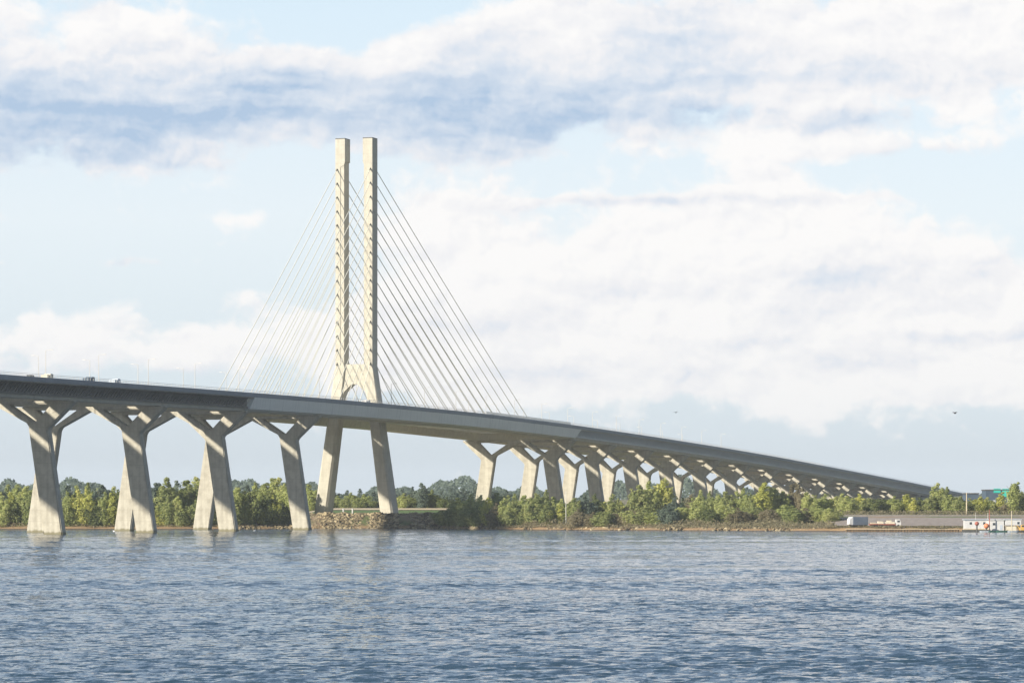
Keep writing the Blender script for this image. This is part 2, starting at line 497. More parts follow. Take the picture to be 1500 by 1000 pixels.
for sg, u_first, row in ((1, -396.0, 'near'), (-1, -351.0 - 45.4, 'far')):
    i = 0
    u = u_first
    while u < 640:
        if abs(u) > 12:
            lp = empty('street_lamp', (sg * 12.1, u, zr(u)), 0 if sg > 0 else math.pi)
            for nm, me in zip(('post', 'arm', 'lamp_head'), LM): link(nm, me, lp)
            p = px_of((sg * 12.1, u))
            if i >= 0:
                tag(lp, 'slim pale street lamp, %s from the left in the %s lamp row on the deck' % (nth(i), row), 'street lamp', 'street lamps along the bridge deck')
            i += 1
        u += 45.4

# ------------------------------------------------------------------ vehicles on the deck
def wheel_mesh(r, w):
    m = MB(); m.lathe([(r * 0.6, -w / 2), (r, -w / 2 * 0.8), (r, w / 2 * 0.8), (r * 0.6, w / 2)], 14, axis='x'); return m
def truck(name, loc, rz, body_mat, cab_mat, label, group=None, L=8.0, H=3.5):
    t = empty(name, loc, rz)
    tag(t, label, 'truck', group)
    MB().box(-1.25, 1.25, -L / 2, L / 2 - 2.4, 1.0, H).build('cargo_box', body_mat, t, bevel=0.05)
    c = MB().prism([(0, 0)] * 0 + [(-L / 2, 0)] * 0 or [(-1.2, 0.5), (1.2, 0.5), (1.2, 2.6), (1.05, 2.75), (-1.05, 2.75), (-1.2, 2.6)], L / 2 - 2.3, L / 2).build('cab', cab_mat, t)
    MB().box(-1.0, 1.0, L / 2 - 0.02, L / 2 + 0.02, 1.6, 2.45).build('windscreen', M['glass'], c)
    MB().box(-0.9, 0.9, -L / 2, L / 2 - 2.32, 0.6, 0.99).build('chassis', M['dark_steel'], t)
    for x in (-1.05, 1.05):
        for y in (-L / 2 + 1.3, L / 2 - 1.2):
            link('wheel', wheel_mesh(0.5, 0.35).mesh('wheel', M['rubber']), t, (x, y, 0.5))
    return t
def car(name, loc, rz, mat, label, cat='car', group=None, z=1.0):
    t = empty(name, loc, rz); tag(t, label, cat, group)
    prof = [(-2.2, 0.35), (2.2, 0.35), (2.25, 0.75), (1.35, 0.95), (0.75, 1.5), (-1.2, 1.55), (-1.9, 1.0), (-2.25, 0.9)]
    b = MB()
    n = len(prof)
    vs = [(-0.85, y, zz * z) for y, zz in prof] + [(0.85, y, zz * z) for y, zz in prof]
    b.add(vs, [tuple(range(n)), tuple(range(n, 2 * n))[::-1]] + [(k, k + n, (k + 1) % n + n, (k + 1) % n) for k in range(n)])
    b.build('body', mat, t, bevel=0.08)
    w = MB()
    w.box(-0.862, 0.862, -1.15, 0.72, 1.02 * z, 1.38 * z)
    w.build('window', M['glass'], t)
    for x in (-0.8, 0.8):
        for y in (-1.4, 1.4):
            link('wheel', wheel_mesh(0.34, 0.22).mesh('wheel', M['rubber']), t, (x, y, 0.34))
    return t
def u_at(px, v):
    lo, hi = -700.0, 1500.0
    for _ in range(60):
        m = (lo + hi) / 2
        if px_of((v, m)) < px: lo = m
        else: hi = m
    return m
for px, v, kind, mat, lab in ((69, 27.5, 't', 'cream', 'beige box truck showing over the parapet above the first leaning pier'),
                              (130, 27.5, 't', 'navy', 'dark box truck showing over the parapet between first and second leaning piers'),
                              (45, 27.5, 'c', 'dark_steel', 'dark car barely showing over the parapet near the left edge'),
                              (168, 27.5, 't', 'greyblue', 'grey box truck showing over the parapet left of second leaning pier'),
                              (536, 24.0, 't', 'white', 'white truck on the deck seen beside the right pylon leg')):
    u = u_at(px, v)
    sl = (zr(u + 3) - zr(u - 3)) / 6
    if kind == 't': truck('truck', (v, u, zr(u) + 0.01), 0.0, M[mat], M[mat], lab, 'vehicles on the bridge deck', 5.0, 2.25)
    else: car('car', (v, u, zr(u) + 0.01), 0.0, M[mat], lab, 'car', 'vehicles on the bridge deck', 1.25)

# ------------------------------------------------------------------ terrain and water
SHX = np.array([-9000, -3000, -600, -213, -135, -118, -106, -98, -60, -30, -22, -14, -4, 8, 40, 100, 150, 215, 600, 3000, 9000.])
SHY = np.array([2600, 1800, 1590, 1548, 1550, 1556, 1566, 1571, 1572, 1568, 1556, 1535, 1512, 1502, 1478, 1440, 1410, 1398, 1370, 1500, 2200.])
def land_z(X, Y, d):
    """height of the land d metres behind the shoreline (X, Y in survey frame)"""
    z = np.interp(d, [-30, -4, 0, 1.5, 8, 30, 120, 260, 700, 1500, 4000, 30000], [-6, -1.2, 0.0, 0.7, 1.6, 2.2, 3.2, 5.2, 8.0, 12.0, 15.0, 22.0])
    # riprap platform carrying the pylon
    inx = np.clip((X + 116) / 28, 0, 1) * np.clip((-2 - X) / 26, 0, 1)
    plat = np.interp(d, [0, 17, 30, 100, 160, 190, 420], [0.0, 6.2, 6.1, 5.6, 7.6, 8.6, 8.0])
    plat = plat * (1.0 + np.where(d < 40, 0.035 * np.sin(X * 0.31 + 1.0) + 0.03 * np.sin(X * 0.83), 0.0))
    z = np.where((d > 0) & (d < 480), z * (1 - inx) + np.maximum(z, plat) * inx, z)
    # dike on the right
    k = np.clip((X - 118) / 10, 0, 1)
    dk = np.interp(d, [0, 2, 10, 28, 56, 64, 72, 90, 150, 260, 600], [0.0, 1.5, 1.7, 1.9, 5.75, 5.9, 5.9, 6.2, 6.8, 7.5, 8.5])
    z = np.where((d > 0) & (d < 560), z * (1 - k) + np.maximum(dk, z * 0) * k, z)
    # rise towards the abutment at the far right
    z = z + 6.0 * np.clip((d - 900) / 500, 0, 1) * np.exp(-((X - 330) / 260.0) ** 2) * (d < 4000)
    return z
def ground_at(p):
    dx, dy = p[0] - CAM[0], p[1] - CAM[1]
    X = dx * CT + dy * ST; Y = -dx * ST + dy * CT
    return float(land_z(np.float64(X), np.float64(Y), np.float64(Y - np.interp(X, SHX, SHY))))
XS = np.unique(np.concatenate([np.linspace(-9000, -700, 24), np.linspace(-700, -260, 23), np.arange(-260, 300, 4.0), np.linspace(300, 900, 30), np.linspace(900, 9000, 24)]))
DS = np.array([-30, -12, -4, -1.5, 0, 1.5, 4, 8, 12, 16, 20, 28, 34, 40, 46, 52, 56, 60, 64, 72, 80, 90, 110, 140, 170, 200, 230, 260, 300, 360, 440, 520, 600, 700, 900, 1100, 1300, 1500, 2200, 4000, 8000, 12000.])
vs, fs = [], []
for X in XS:
    ys = np.interp(X, SHX, SHY)
    jit = 1.6 * math.sin(X * 0.31) + 1.1 * math.sin(X * 0.83 + 1)
    for d in DS:
        Y = ys + d + (jit if -5 < d < 20 else 0)
        z = float(land_z(np.float64(X), np.float64(Y), np.float64(d)))
        if 3 < d < 400 and X < 112: z += 0.25 * math.sin(X * 0.21 + d * 0.13) * math.sin(d * 0.07 + X * 0.05)
        vs.append((CAM[0] + X * CT - Y * ST, CAM[1] + X * ST + Y * CT, z))
nd = len(DS)
for i in range(len(XS) - 1):
    for k in range(nd - 1):
        fs.append((i * nd + k, (i + 1) * nd + k, (i + 1) * nd + k + 1, i * nd + k + 1))
mg, g, p, _ = material('river_bank_ground')
tc = g.n('ShaderNodeTexCoord').outputs['Object']
sep = g.n('ShaderNodeSeparateXYZ', ins={0: tc})
f1 = g.noise(tc, 0.035, 6, 0.6); f2 = g.noise(tc, 0.5, 6, 0.65); f3 = g.noise(tc, 2.2, 4, 0.6)
grass = g.ramp(f2, [(0.3, (0.055, 0.075, 0.02)), (0.5, (0.10, 0.125, 0.035)), (0.72, (0.19, 0.17, 0.07))])
soil = g.ramp(f3, [(0.3, (0.16, 0.11, 0.07)), (0.7, (0.34, 0.25, 0.165))])
c = g.mix(g.smooth(f1, 0.46, 0.6), grass, soil)
zz = g.m('ADD', sep.outputs[2], g.m('MULTIPLY', g.m('SUBTRACT', f2, 0.5), 1.6))
c = g.mix(g.smooth(zz, 1.9, 0.9), c, g.ramp(f3, [(0.3, (0.19, 0.115, 0.05)), (0.7, (0.36, 0.245, 0.13))]))
c = g.mix(g.smooth(sep.outputs[2], 0.35, 0.1), c, (0.06, 0.045, 0.03))
g.t.links.new(c, p.inputs['Base Color'])
p.inputs['Roughness'].default_value = 0.95
gme = bpy.data.meshes.new('ground'); gme.from_pydata(vs, [], fs); gme.materials.append(mg)
gme.polygons.foreach_set('use_smooth', [True] * len(gme.polygons))
go = link('ground', gme); tag(go, kind='structure')

def strip(name, X0, X1, da, db, mat, lift, n=60):
    mb = MB(); q = []
    for X in np.linspace(X0, X1, n):
        for d in (da, (da + db) / 2, db):
            Y = np.interp(X, SHX, SHY) + d
            q.append((CAM[0] + X * CT - Y * ST, CAM[1] + X * ST + Y * CT, float(land_z(np.float64(X), np.float64(Y), np.float64(d))) + lift))
    mb.add(q, [(i * 3 + k, (i + 1) * 3 + k, (i + 1) * 3 + k + 1, i * 3 + k + 1) for i in range(n - 1) for k in range(2)])
    o = mb.build(name, mat); tag(o, kind='structure'); return o
M['dike'] = surf('dike_gravel', (0.20, 0.165, 0.14), (0.33, 0.28, 0.24), 0.6, 0.95, detail=8, bump=0.3)
M['road'] = surf('pale_gravel_road', (0.52, 0.46, 0.37), (0.62, 0.56, 0.46), 0.4, 0.95)
M['lawn'] = surf('lawn_grass', (0.055, 0.10, 0.018), (0.10, 0.16, 0.03), 0.7, 0.95, detail=8)
M['sand'] = surf('dry_sand', (0.44, 0.36, 0.24), (0.54, 0.45, 0.31), 0.5, 0.95)
strip('dike_slope', 128, 900, 22, 60, M['dike'], 0.30, 90)
strip('dike_road', 128, 900, 60.5, 69, M['road'], 0.45, 90)
strip('lawn', -100, -34, 104, 158, M['lawn'], 0.22, 40)
strip('path', -106, 6, 162, 186, M['sand'], 0.30, 40)

# water
mw, g, p, out = material('river_water')
geo = g.n('ShaderNodeNewGeometry').outputs['Position']
rot = g.n('ShaderNodeVectorRotate', rotation_type='Z_AXIS', ins={'Vector': geo, 'Angle': -TH - 0.12}).outputs[0]
gust = g.noise(g.vm('MULTIPLY', rot, (0.35, 1.0, 1.0)), 0.012, 4, 0.6, dim='2D')
c1 = g.noise(g.vm('MULTIPLY', rot, (0.5, 1.0, 1.0)), 0.95, 3, 0.62, 0.4, col=True, dim='2D')
amp = g.m('ADD', g.m('MULTIPLY', g.smooth(gust, 0.34, 0.66), 0.9), 0.75)
slope = g.vm('MULTIPLY', g.vm('SUBTRACT', c1, (0.5, 0.5, 0.5)), (0.17, 1.0, 0.0))
c2 = g.noise(g.vm('MULTIPLY', rot, (0.55, 1.0, 1.0)), 3.2, 2, 0.6, 0.2, col=True, dim='2D')
slope = g.vm('ADD', slope, g.vm('MULTIPLY', g.vm('SUBTRACT', c2, (0.5, 0.5, 0.5)), (0.12, 0.75, 0.0)))
slope = g.n('ShaderNodeVectorMath', operation='SCALE', ins={0: slope, 'Scale': amp}).outputs[0]
slope = g.n('ShaderNodeVectorRotate', rotation_type='Z_AXIS', ins={'Vector': slope, 'Angle': TH + 0.12}).outputs[0]
nrm = g.vm('NORMALIZE', g.vm('SUBTRACT', g.n('ShaderNodeNewGeometry').outputs['Normal'], slope))
p.inputs['Base Color'].default_value = (0.032, 0.062, 0.092, 1)
p.inputs['Roughness'].default_value = 0.06
p.inputs['IOR'].default_value = 1.33
g.t.links.new(nrm, p.inputs['Normal'])
# wind waves: a fine grid in front of the bridge, a plain sheet elsewhere
def wave_sheet():
    rows = [170.0]
    while rows[-1] < 1640: rows.append(rows[-1] * 1.0016)
    Yr = np.array(rows); nc = 460
    tx = np.linspace(-0.235, 0.235, nc)
    Yg, Tg = np.meshgrid(Yr, tx, indexing='ij'); Xg = Yg * Tg
    dY = Yg * 0.0016
    Z = np.zeros_like(Xg)
    r = np.random.default_rng(3)
    nW = 110
    lam = np.exp(r.uniform(np.log(0.85), np.log(4.4), nW))
    ang = r.normal(0, 0.36, nW) + 0.08
    for L, a in zip(lam, ang):
        k = 2 * math.pi / L
        amp = 0.14 * math.sqrt(2.0 / nW) / k
        w = np.clip((L * abs(math.cos(a)) / dY / 2.0 - 0.5) / 0.7, 0, 1) if abs(math.cos(a)) > 0.1 else 1.0
        ph = k * (Xg * math.sin(a) + Yg * math.cos(a)) + r.uniform(0, 6.28)
        Z += amp * w * (np.sin(ph) + 0.25 * np.cos(2 * ph))
    # gusts: patches of rougher and calmer water
    gz = 0
    for i in range(14):
        kx, ky = r.normal(0, 0.012), r.normal(0, 0.07)
        gz = gz + np.sin(kx * Xg + ky * Yg + r.uniform(0, 6.28))
    Z *= 1.0 + 0.15 * gz
    e = np.minimum(np.minimum((Tg + 0.235), (0.235 - Tg)) / 0.02, np.minimum((Yg - 170) / 6, (1640 - Yg) / 30)).clip(0, 1)
    Z = Z * e - 0.36 * (1 - e)
    V = np.stack([CAM[0] + Xg * CT - Yg * ST, CAM[1] + Xg * ST + Yg * CT, Z], -1).reshape(-1, 3)
    nr = len(Yr)
    idx = np.arange(nr * nc).reshape(nr, nc)
    F = np.stack([idx[:-1, :-1], idx[:-1, 1:], idx[1:, 1:], idx[1:, :-1]], -1).reshape(-1, 4)
    return V, F
c0 = Vector((CAM[0], CAM[1], 0))
mb = MB()
G = [-12500, -6000, -2000, -600, 600, 2000, 6000, 12500]
mb.add([(CAM[0] + x, CAM[1] + y, -0.35) for x in G for y in G], [(i * 8 + k, (i + 1) * 8 + k, (i + 1) * 8 + k + 1, i * 8 + k + 1) for i in range(7) for k in range(7)])
wo = mb.build('water', mw); tag(wo, kind='structure')
V, F = wave_sheet()
wme = np_mesh('water', V, F, mw); wme.polygons.foreach_set('use_smooth', [True] * len(wme.polygons))
wo = link('water', wme); tag(wo, kind='structure')

# ------------------------------------------------------------------ riprap
def rock_field(n, fX, size):
    base = bmesh.new(); bmesh.ops.create_icosphere(base, subdivisions=1, radius=1.0)
    bv = np.array([v.co for v in base.verts]); bf = np.array([[v.index for v in f.verts] for f in base.faces]); base.free()
    V, F = [], []
    for i in range(n):
        X, d = fX()
        Y = np.interp(X, SHX, SHY) + d
        z = float(land_z(np.float64(X), np.float64(Y), np.float64(d)))
        s = size * (0.5 + 1.5 * rng.random() ** 3) * np.array([rng.uniform(0.8, 1.3), rng.uniform(0.8, 1.3), rng.uniform(0.6, 1.0)])
        q = bv * (1 + rng.uniform(-0.25, 0.25, (len(bv), 1))) * s
        a = rng.uniform(0, 6.28); b_ = rng.uniform(-0.6, 0.6)
        ra = np.array([[math.cos(a), -math.sin(a), 0], [math.sin(a), math.cos(a), 0], [0, 0, 1]]) @ np.array([[1, 0, 0], [0, math.cos(b_), -math.sin(b_)], [0, math.sin(b_), math.cos(b_)]])
        q = q @ ra.T + np.array([CAM[0] + X * CT - Y * ST, CAM[1] + X * ST + Y * CT, z + 0.1 * size])
        F.append(bf + len(bv) * i); V.append(q)
    return np.concatenate(V), np.concatenate(F)
mr, g, p, _ = material('riprap_stone')
inf = g.n('ShaderNodeTexCoord').outputs['Object']
cell = g.n('ShaderNodeTexVoronoi', ins={'Scale': 0.55, 'Vector': inf}).outputs['Color']
cs = g.n('ShaderNodeSeparateColor', ins={0: cell}).outputs[0]
c = g.ramp(cs, [(0.0, (0.085, 0.064, 0.034)), (0.5, (0.22, 0.175, 0.10)), (1.0, (0.42, 0.34, 0.205))])
g.t.links.new(c, p.inputs['Base Color']); p.inputs['Roughness'].default_value = 0.9
def fx_island():
    X = rng.uniform(-118, -6)
    return X, rng.uniform(-3.5, 21) + 2.4 * math.sin(X * 0.45) * rng.random()
V, F = rock_field(9000, fx_island, 0.52)
o = link('riprap', np_mesh('riprap', V, F, mr)); tag(o, 'bank of tan broken boulders around the pylon foot', 'riprap', kind='stuff')
V, F = rock_field(260, lambda: (rng.uniform(0, 120), rng.uniform(-0.5, 3.0)), 0.5)
o = link('shore_stones', np_mesh('shore_stones', V, F, mr)); tag(o, 'low line of brown stones along the scrubby shore', 'stones', kind='stuff')

# ------------------------------------------------------------------ foliage
FO = {
    'yellow': foliage('yellow_green_leaves', (0.34, 0.36, 0.075), (0.56, 0.57, 0.15), (0.7, 0.66, 0.24)),
    'light': foliage('light_green_leaves', (0.29, 0.33, 0.105), (0.47, 0.51, 0.18), (0.62, 0.61, 0.27)),
    'mid': foliage('mid_green_leaves', (0.2, 0.245, 0.08), (0.34, 0.38, 0.135), (0.48, 0.48, 0.2)),
    'dark': foliage('dark_green_leaves', (0.11, 0.145, 0.05), (0.19, 0.23, 0.078), (0.29, 0.31, 0.115)),
    'blue': foliage('haze_blue_leaves', (0.11, 0.15, 0.115), (0.18, 0.23, 0.17), (0.26, 0.31, 0.23)),  # bluish tint of far haze put into the leaf colour
    'olive': foliage('olive_brown_leaves', (0.17, 0.145, 0.08), (0.3, 0.26, 0.15), (0.43, 0.37, 0.23)),
}
def leaf_quads(C, N, size):
    """quads centred on C with normals N"""
    n = len(C)
    N = N / np.maximum(np.linalg.norm(N, axis=1, keepdims=True), 1e-6)
    T = np.cross(N, rng.normal(size=(n, 3))); T /= np.maximum(np.linalg.norm(T, axis=1, keepdims=True), 1e-6)
    B = np.cross(N, T)
    s = (size * rng.uniform(0.6, 1.4, (n, 1)))
    T = T * s; B = B * s * rng.uniform(0.55, 1.0, (n, 1))
    V = np.stack([C - T, C - B * 0.9, C + T, C + B * 0.9], 1).reshape(-1, 3)
    F = np.arange(4 * n).reshape(-1, 4)
    return V, F
def crown(shape, H, seed):
    """crown grown as a bundle of leaning plumes, each a stack of small leaf clumps"""
    r = np.random.default_rng(seed)
    C, N = [], []
    npl, spread, z0, pr = {'broad': (13, 0.27, 0.10, 0.105), 'column': (5, 0.08, 0.05, 0.085), 'bushy': (15, 0.36, 0.0, 0.13), 'sparse': (7, 0.20, 0.25, 0.07), 'tall': (9, 0.17, 0.08, 0.10)}[shape]
    for k in range(npl):
        a = 6.283 * (k * 0.381966) + r.normal(0, 0.3)
        q = math.sqrt((k + 0.4) / npl)
        rad = spread * H * q * r.uniform(0.75, 1.15)
        top = H * (1.0 - 0.34 * q ** 1.5) * r.uniform(0.84, 1.0) if k else H * 0.98
        bot = H * z0 * r.uniform(0.4, 1.6)
        w = pr * H * r.uniform(0.8, 1.25)
        nc = int(9 * (top - bot) / (0.8 * H)) + 3
        for c in range(nc):
            t = (c + r.uniform(0, 0.8)) / nc
            z = bot + (top - bot) * t
            prof = (0.45 + 0.75 * math.sin(math.pi * min(1.0, 0.18 + 0.72 * t))) * (1.0 if t < 0.8 else 1.0 - 2.6 * (t - 0.8))
            lean = 0.55 + 0.55 * t
            ctr = np.array([rad * lean * math.cos(a), rad * lean * math.sin(a), z]) + r.normal(size=3) * w * 0.28
            cr = w * prof * r.uniform(0.7, 1.15)
            m = int(40 + 24 * r.random())
            d = r.normal(size=(m, 3)); d /= np.linalg.norm(d, axis=1, keepdims=True)
            P = ctr + d * r.uniform(0.6, 1.12, (m, 1)) * cr * np.array([1.0, 1.0, 0.95])
            out = np.array([math.cos(a) * q, math.sin(a) * q, 0.25])
            C.append(P); N.append(d * 1.0 + out * 0.6 + r.normal(size=(m, 3)) * 0.35 + np.array([0, 0, 0.25]))
    A = np.concatenate(C)
    ex = A[r.integers(0, len(A), 350)] + r.normal(size=(350, 3)) * 0.022 * H
    C.append(ex); N.append(r.normal(size=(350, 3)) + np.array([0, 0, 0.3]))
    return np.concatenate(C), np.concatenate(N)
def trunk_mesh(shape, H, seed):
    r = random.Random(seed)
    m = MB()
    top = 0.8 * H
    pts = [(0, 0, -0.8), (0.1, 0, 0.2 * H), (r.uniform(-.3, .3), r.uniform(-.3, .3), 0.5 * H), (r.uniform(-.5, .5), r.uniform(-.5, .5), top)]
    m.tube(pts, [0.024 * H, 0.017 * H, 0.011 * H, 0.004 * H], 7)
    for i in range(7):
        z = H * r.uniform(0.16, 0.6); a = r.uniform(0, 6.28); L = H * r.uniform(0.12, 0.26) * (0.6 if shape == 'column' else 1)
        m.tube([(0.05, 0, z), (L * .5 * math.cos(a), L * .5 * math.sin(a), z + L * .5), (L * math.cos(a), L * math.sin(a), z + L * 1.1)], [0.009 * H, 0.006 * H, 0.003 * H], 5)
    return m.mesh('trunk', M['bark'])
PROTO = {}
H0 = 16.0
for si, (shape, var) in enumerate([('broad', 1), ('broad', 2), ('column', 1), ('bushy', 1), ('bushy', 2), ('sparse', 1), ('tall', 1), ('tall', 2), ('broad', 3), ('tall', 3), ('bushy', 3), ('column', 2)]):
    C, N = crown(shape, H0, 100 + si)
    V, F = leaf_quads(C, N, 0.38)
    PROTO.setdefault(shape, []).append((V, F, trunk_mesh(shape, H0, si), {}))
def crown_mesh(shape, k, col):
    L = PROTO[shape]; V, F, tm, cache = L[k % len(L)]
    if col not in cache: cache[col] = np_mesh('crown', V, F, FO[col])
    return cache[col], tm
COLN = {'yellow': 'bright yellow-green', 'light': 'light green', 'mid': 'mid green', 'dark': 'dark green', 'blue': 'hazy blue-green', 'olive': 'olive brown'}
SHN = {'broad': 'rounded', 'column': 'narrow', 'bushy': 'bushy', 'sparse': 'thin', 'tall': 'tall'}
SEGS = [(-40, 84, 'left of the first leaning pier'), (84, 215, 'between first and second leaning piers'), (215, 334, 'between second and third leaning piers'),
        (334, 442, 'between third and fourth leaning piers'), (442, 475, 'between fourth leaning pier and pylon'), (475, 572, 'between the pylon legs'),
        (572, 716, 'between pylon and right-hand piers'), (716, 829, 'between first right-hand pier and pole'),
        (829, 930, 'just right of the white pole'), (930, 1060, 'under the middle of the viaduct'), (1060, 1236, 'left of the white trailer'),
        (1236, 1416, 'between trailer and tall pole'), (1416, 1560, 'right of the tall pole')]
TREES = []
def tree(px, top, Y, shape, col, row, wf=1.0):
    TREES.append((px, top, Y, shape, col, row, wf))
T = tree
# --- left bank, front row on the shore (row 'front'), back rows behind it
for px, top, sh, col, wf in ((4, 722, 'bushy', 'light', 1), (16, 719, 'tall', 'yellow', 1), (31, 727, 'bushy', 'mid', 1), (42, 716, 'tall', 'mid', 1.0), (101, 722, 'bushy', 'light', 1.05), (113, 716, 'tall', 'yellow', 1),
                             (127, 715, 'broad', 'yellow', 1), (141, 730, 'bushy', 'dark', 1.1), (153, 719, 'broad', 'light', 0.9), (164, 716, 'tall', 'yellow', 1.0), (178, 726, 'bushy', 'mid', 1.1),
                             (234, 742, 'bushy', 'yellow', 1.15), (246, 724, 'broad', 'mid', 1.0), (259, 722, 'tall', 'light', 1.0), (272, 738, 'bushy', 'mid', 1.1), (286, 731, 'broad', 'mid', 1),
                             (346, 714, 'tall', 'light', 1.1), (358, 722, 'broad', 'light', 1), (369, 712, 'tall', 'mid', 1.1), (381, 732, 'bushy', 'yellow', 1.0), (392, 724, 'bushy', 'mid', 1.1), (403, 724, 'broad', 'yellow', 1.0),
                             (415, 735, 'bushy', 'dark', 1.1), (60, 730, 'bushy', 'light', 1), (202, 728, 'bushy', 'light', 1), (312, 728, 'bushy', 'dark', 1.0), (325, 726, 'bushy', 'mid', 1.0)):
    T(px, top, 1552 + rng.uniform(-4, 8), sh, col, 'front', wf)
for px, top, sh, col, wf in ((-6, 709, 'broad', 'blue', 1.2), (14, 708, 'broad', 'mid', 1.2), (27, 704, 'tall', 'light', 1.1), (40, 708, 'broad', 'light', 1.1), (58, 709, 'broad', 'mid', 1.1), (95, 707, 'broad', 'blue', 1.1), (112, 710, 'broad', 'light', 1.1),
                             (133, 706, 'broad', 'mid', 1.1), (150, 706, 'broad', 'blue', 1.1), (168, 711, 'broad', 'light', 1.1), (182, 708, 'broad', 'mid', 1.1), (226, 703, 'broad', 'blue', 1.2), (243, 698, 'broad', 'mid', 1.25), (258, 703, 'broad', 'blue', 1.2),
                             (277, 699, 'broad', 'mid', 1.1), (289, 697, 'tall', 'light', 1.2), (345, 710, 'broad', 'light', 1.2), (360, 709, 'broad', 'blue', 1.1), (378, 706, 'broad', 'light', 1.1), (396, 696, 'broad', 'mid', 1.1), (409, 698, 'tall', 'light', 1.2),
                             (425, 703, 'broad', 'light', 1.2), (78, 706, 'broad', 'blue', 1.1), (205, 708, 'broad', 'mid', 1.1), (314, 706, 'broad', 'blue', 1.1)):
    T(px, top, 1620 + rng.uniform(-15, 40), sh, col, 'back', wf)
# --- beyond the pylon lawn
for px, top, sh, col, wf in ((450, 706, 'broad', 'light', 1.1), (460, 716, 'bushy', 'light', 1.2), (497, 726, 'bushy', 'light', 1.2), (507, 728, 'bushy', 'mid', 1.1), (515, 720, 'broad', 'light', 1.0), (524, 728, 'bushy', 'mid', 1.2), (535, 722, 'broad', 'light', 1),
                             (545, 728, 'bushy', 'mid', 1.2), (555, 722, 'broad', 'blue', 1.2), (590, 723, 'bushy', 'light', 1.2), (600, 724, 'broad', 'mid', 1.1), (609, 716, 'broad', 'blue', 1.1), (618, 706, 'tall', 'blue', 1.2), (630, 716, 'broad', 'mid', 1.1), (640, 724, 'bushy', 'light', 1.1), (652, 728, 'bushy', 'dark', 1.2), (485, 722, 'broad', 'mid', 1.2), (570, 724, 'bushy', 'mid', 1.2)):
    T(px, top, 1768 + rng.uniform(-5, 25), sh, col, 'front', wf)
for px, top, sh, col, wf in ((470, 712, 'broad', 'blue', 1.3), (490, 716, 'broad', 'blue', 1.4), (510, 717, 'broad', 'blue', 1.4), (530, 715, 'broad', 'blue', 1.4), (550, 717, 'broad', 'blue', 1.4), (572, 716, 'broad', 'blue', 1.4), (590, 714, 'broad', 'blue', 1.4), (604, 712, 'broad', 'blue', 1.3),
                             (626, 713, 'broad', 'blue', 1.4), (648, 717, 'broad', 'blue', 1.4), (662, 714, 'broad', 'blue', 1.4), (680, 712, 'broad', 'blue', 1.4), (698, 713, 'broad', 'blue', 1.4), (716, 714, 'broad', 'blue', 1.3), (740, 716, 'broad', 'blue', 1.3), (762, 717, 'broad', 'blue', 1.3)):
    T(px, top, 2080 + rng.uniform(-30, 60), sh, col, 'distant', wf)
# --- dark wooded shore right of the pylon
for px, top, sh, col, wf in ((655, 742, 'bushy', 'mid', 1.2), (668, 737, 'bushy', 'mid', 1.2), (679, 733, 'bushy', 'light', 1.1), (690, 740, 'bushy', 'mid', 1.2), (702, 738, 'bushy', 'mid', 1.1), (715, 724, 'tall', 'yellow', 1.1), (728, 738, 'bushy', 'olive', 1.1), (740, 728, 'tall', 'light', 1.1), (752, 736, 'bushy', 'mid', 1.1),
                             (764, 730, 'bushy', 'light', 1.0), (777, 727, 'broad', 'mid', 1.0), (790, 729, 'bushy', 'mid', 1.1), (799, 738, 'tall', 'yellow', 1.1), (810, 734, 'broad', 'light', 1.0), (821, 736, 'column', 'yellow', 1.3)):
    T(px, top, 1516 + rng.uniform(-4, 6), sh, col, 'front', wf)
for px, top, sh, col, wf in ((673, 726, 'broad', 'light', 1.2), (690, 722, 'broad', 'light', 1.2), (704, 724, 'broad', 'light', 1.2), (731, 718, 'broad', 'mid', 1.2), (744, 724, 'broad', 'mid', 1.1), (757, 722, 'broad', 'light', 1.2), (771, 722, 'broad', 'light', 1.1), (785, 721, 'broad', 'mid', 1.1), (797, 716, 'broad', 'mid', 1.1), (812, 724, 'broad', 'light', 1.1), (824, 729, 'broad', 'light', 1.1)):
    T(px, top, 1556 + rng.uniform(-6, 14), sh, col, 'back', wf)
# --- scrubby bank under the viaduct
for px, top, sh, col, wf in ((842, 726, 'broad', 'mid', 1.1), (857, 722, 'broad', 'blue', 1.2), (872, 722, 'broad', 'dark', 1.1), (886, 732, 'broad', 'yellow', 1.2), (899, 722, 'tall', 'mid', 1.1), (912, 733, 'broad', 'yellow', 1.2), (926, 738, 'bushy', 'olive', 1.1), (938, 706, 'broad', 'mid', 1.1), (951, 703, 'broad', 'light', 1.0), (962, 716, 'broad', 'mid', 1.1), (974, 699, 'tall', 'yellow', 1.1),
                             (988, 728, 'broad', 'blue', 1.1), (1002, 728, 'broad', 'light', 1.0), (1014, 722, 'tall', 'olive', 1.2), (1027, 716, 'broad', 'light', 1.0), (1040, 718, 'broad', 'mid', 1.0), (1053, 722, 'tall', 'light', 1.2), (1066, 716, 'broad', 'mid', 1.1), (1079, 718, 'tall', 'light', 1.2), (1092, 714, 'broad', 'light', 1.0), (1106, 722, 'broad', 'mid', 1.0), (1119, 705, 'tall', 'yellow', 1.2), (1132, 707, 'tall', 'mid', 1.2),
                             (1146, 716, 'broad', 'light', 1.0), (1160, 705, 'sparse', 'olive', 1.1), (1172, 706, 'sparse', 'olive', 1.1), (1184, 718, 'broad', 'light', 1.0), (1196, 724, 'broad', 'mid', 1.0), (1208, 722, 'broad', 'light', 1.1), (1220, 728, 'broad', 'yellow', 1.1), (1232, 720, 'broad', 'light', 1.0)):
    T(px, top, 1552 + rng.uniform(-8, 20), sh, col, 'back', wf)
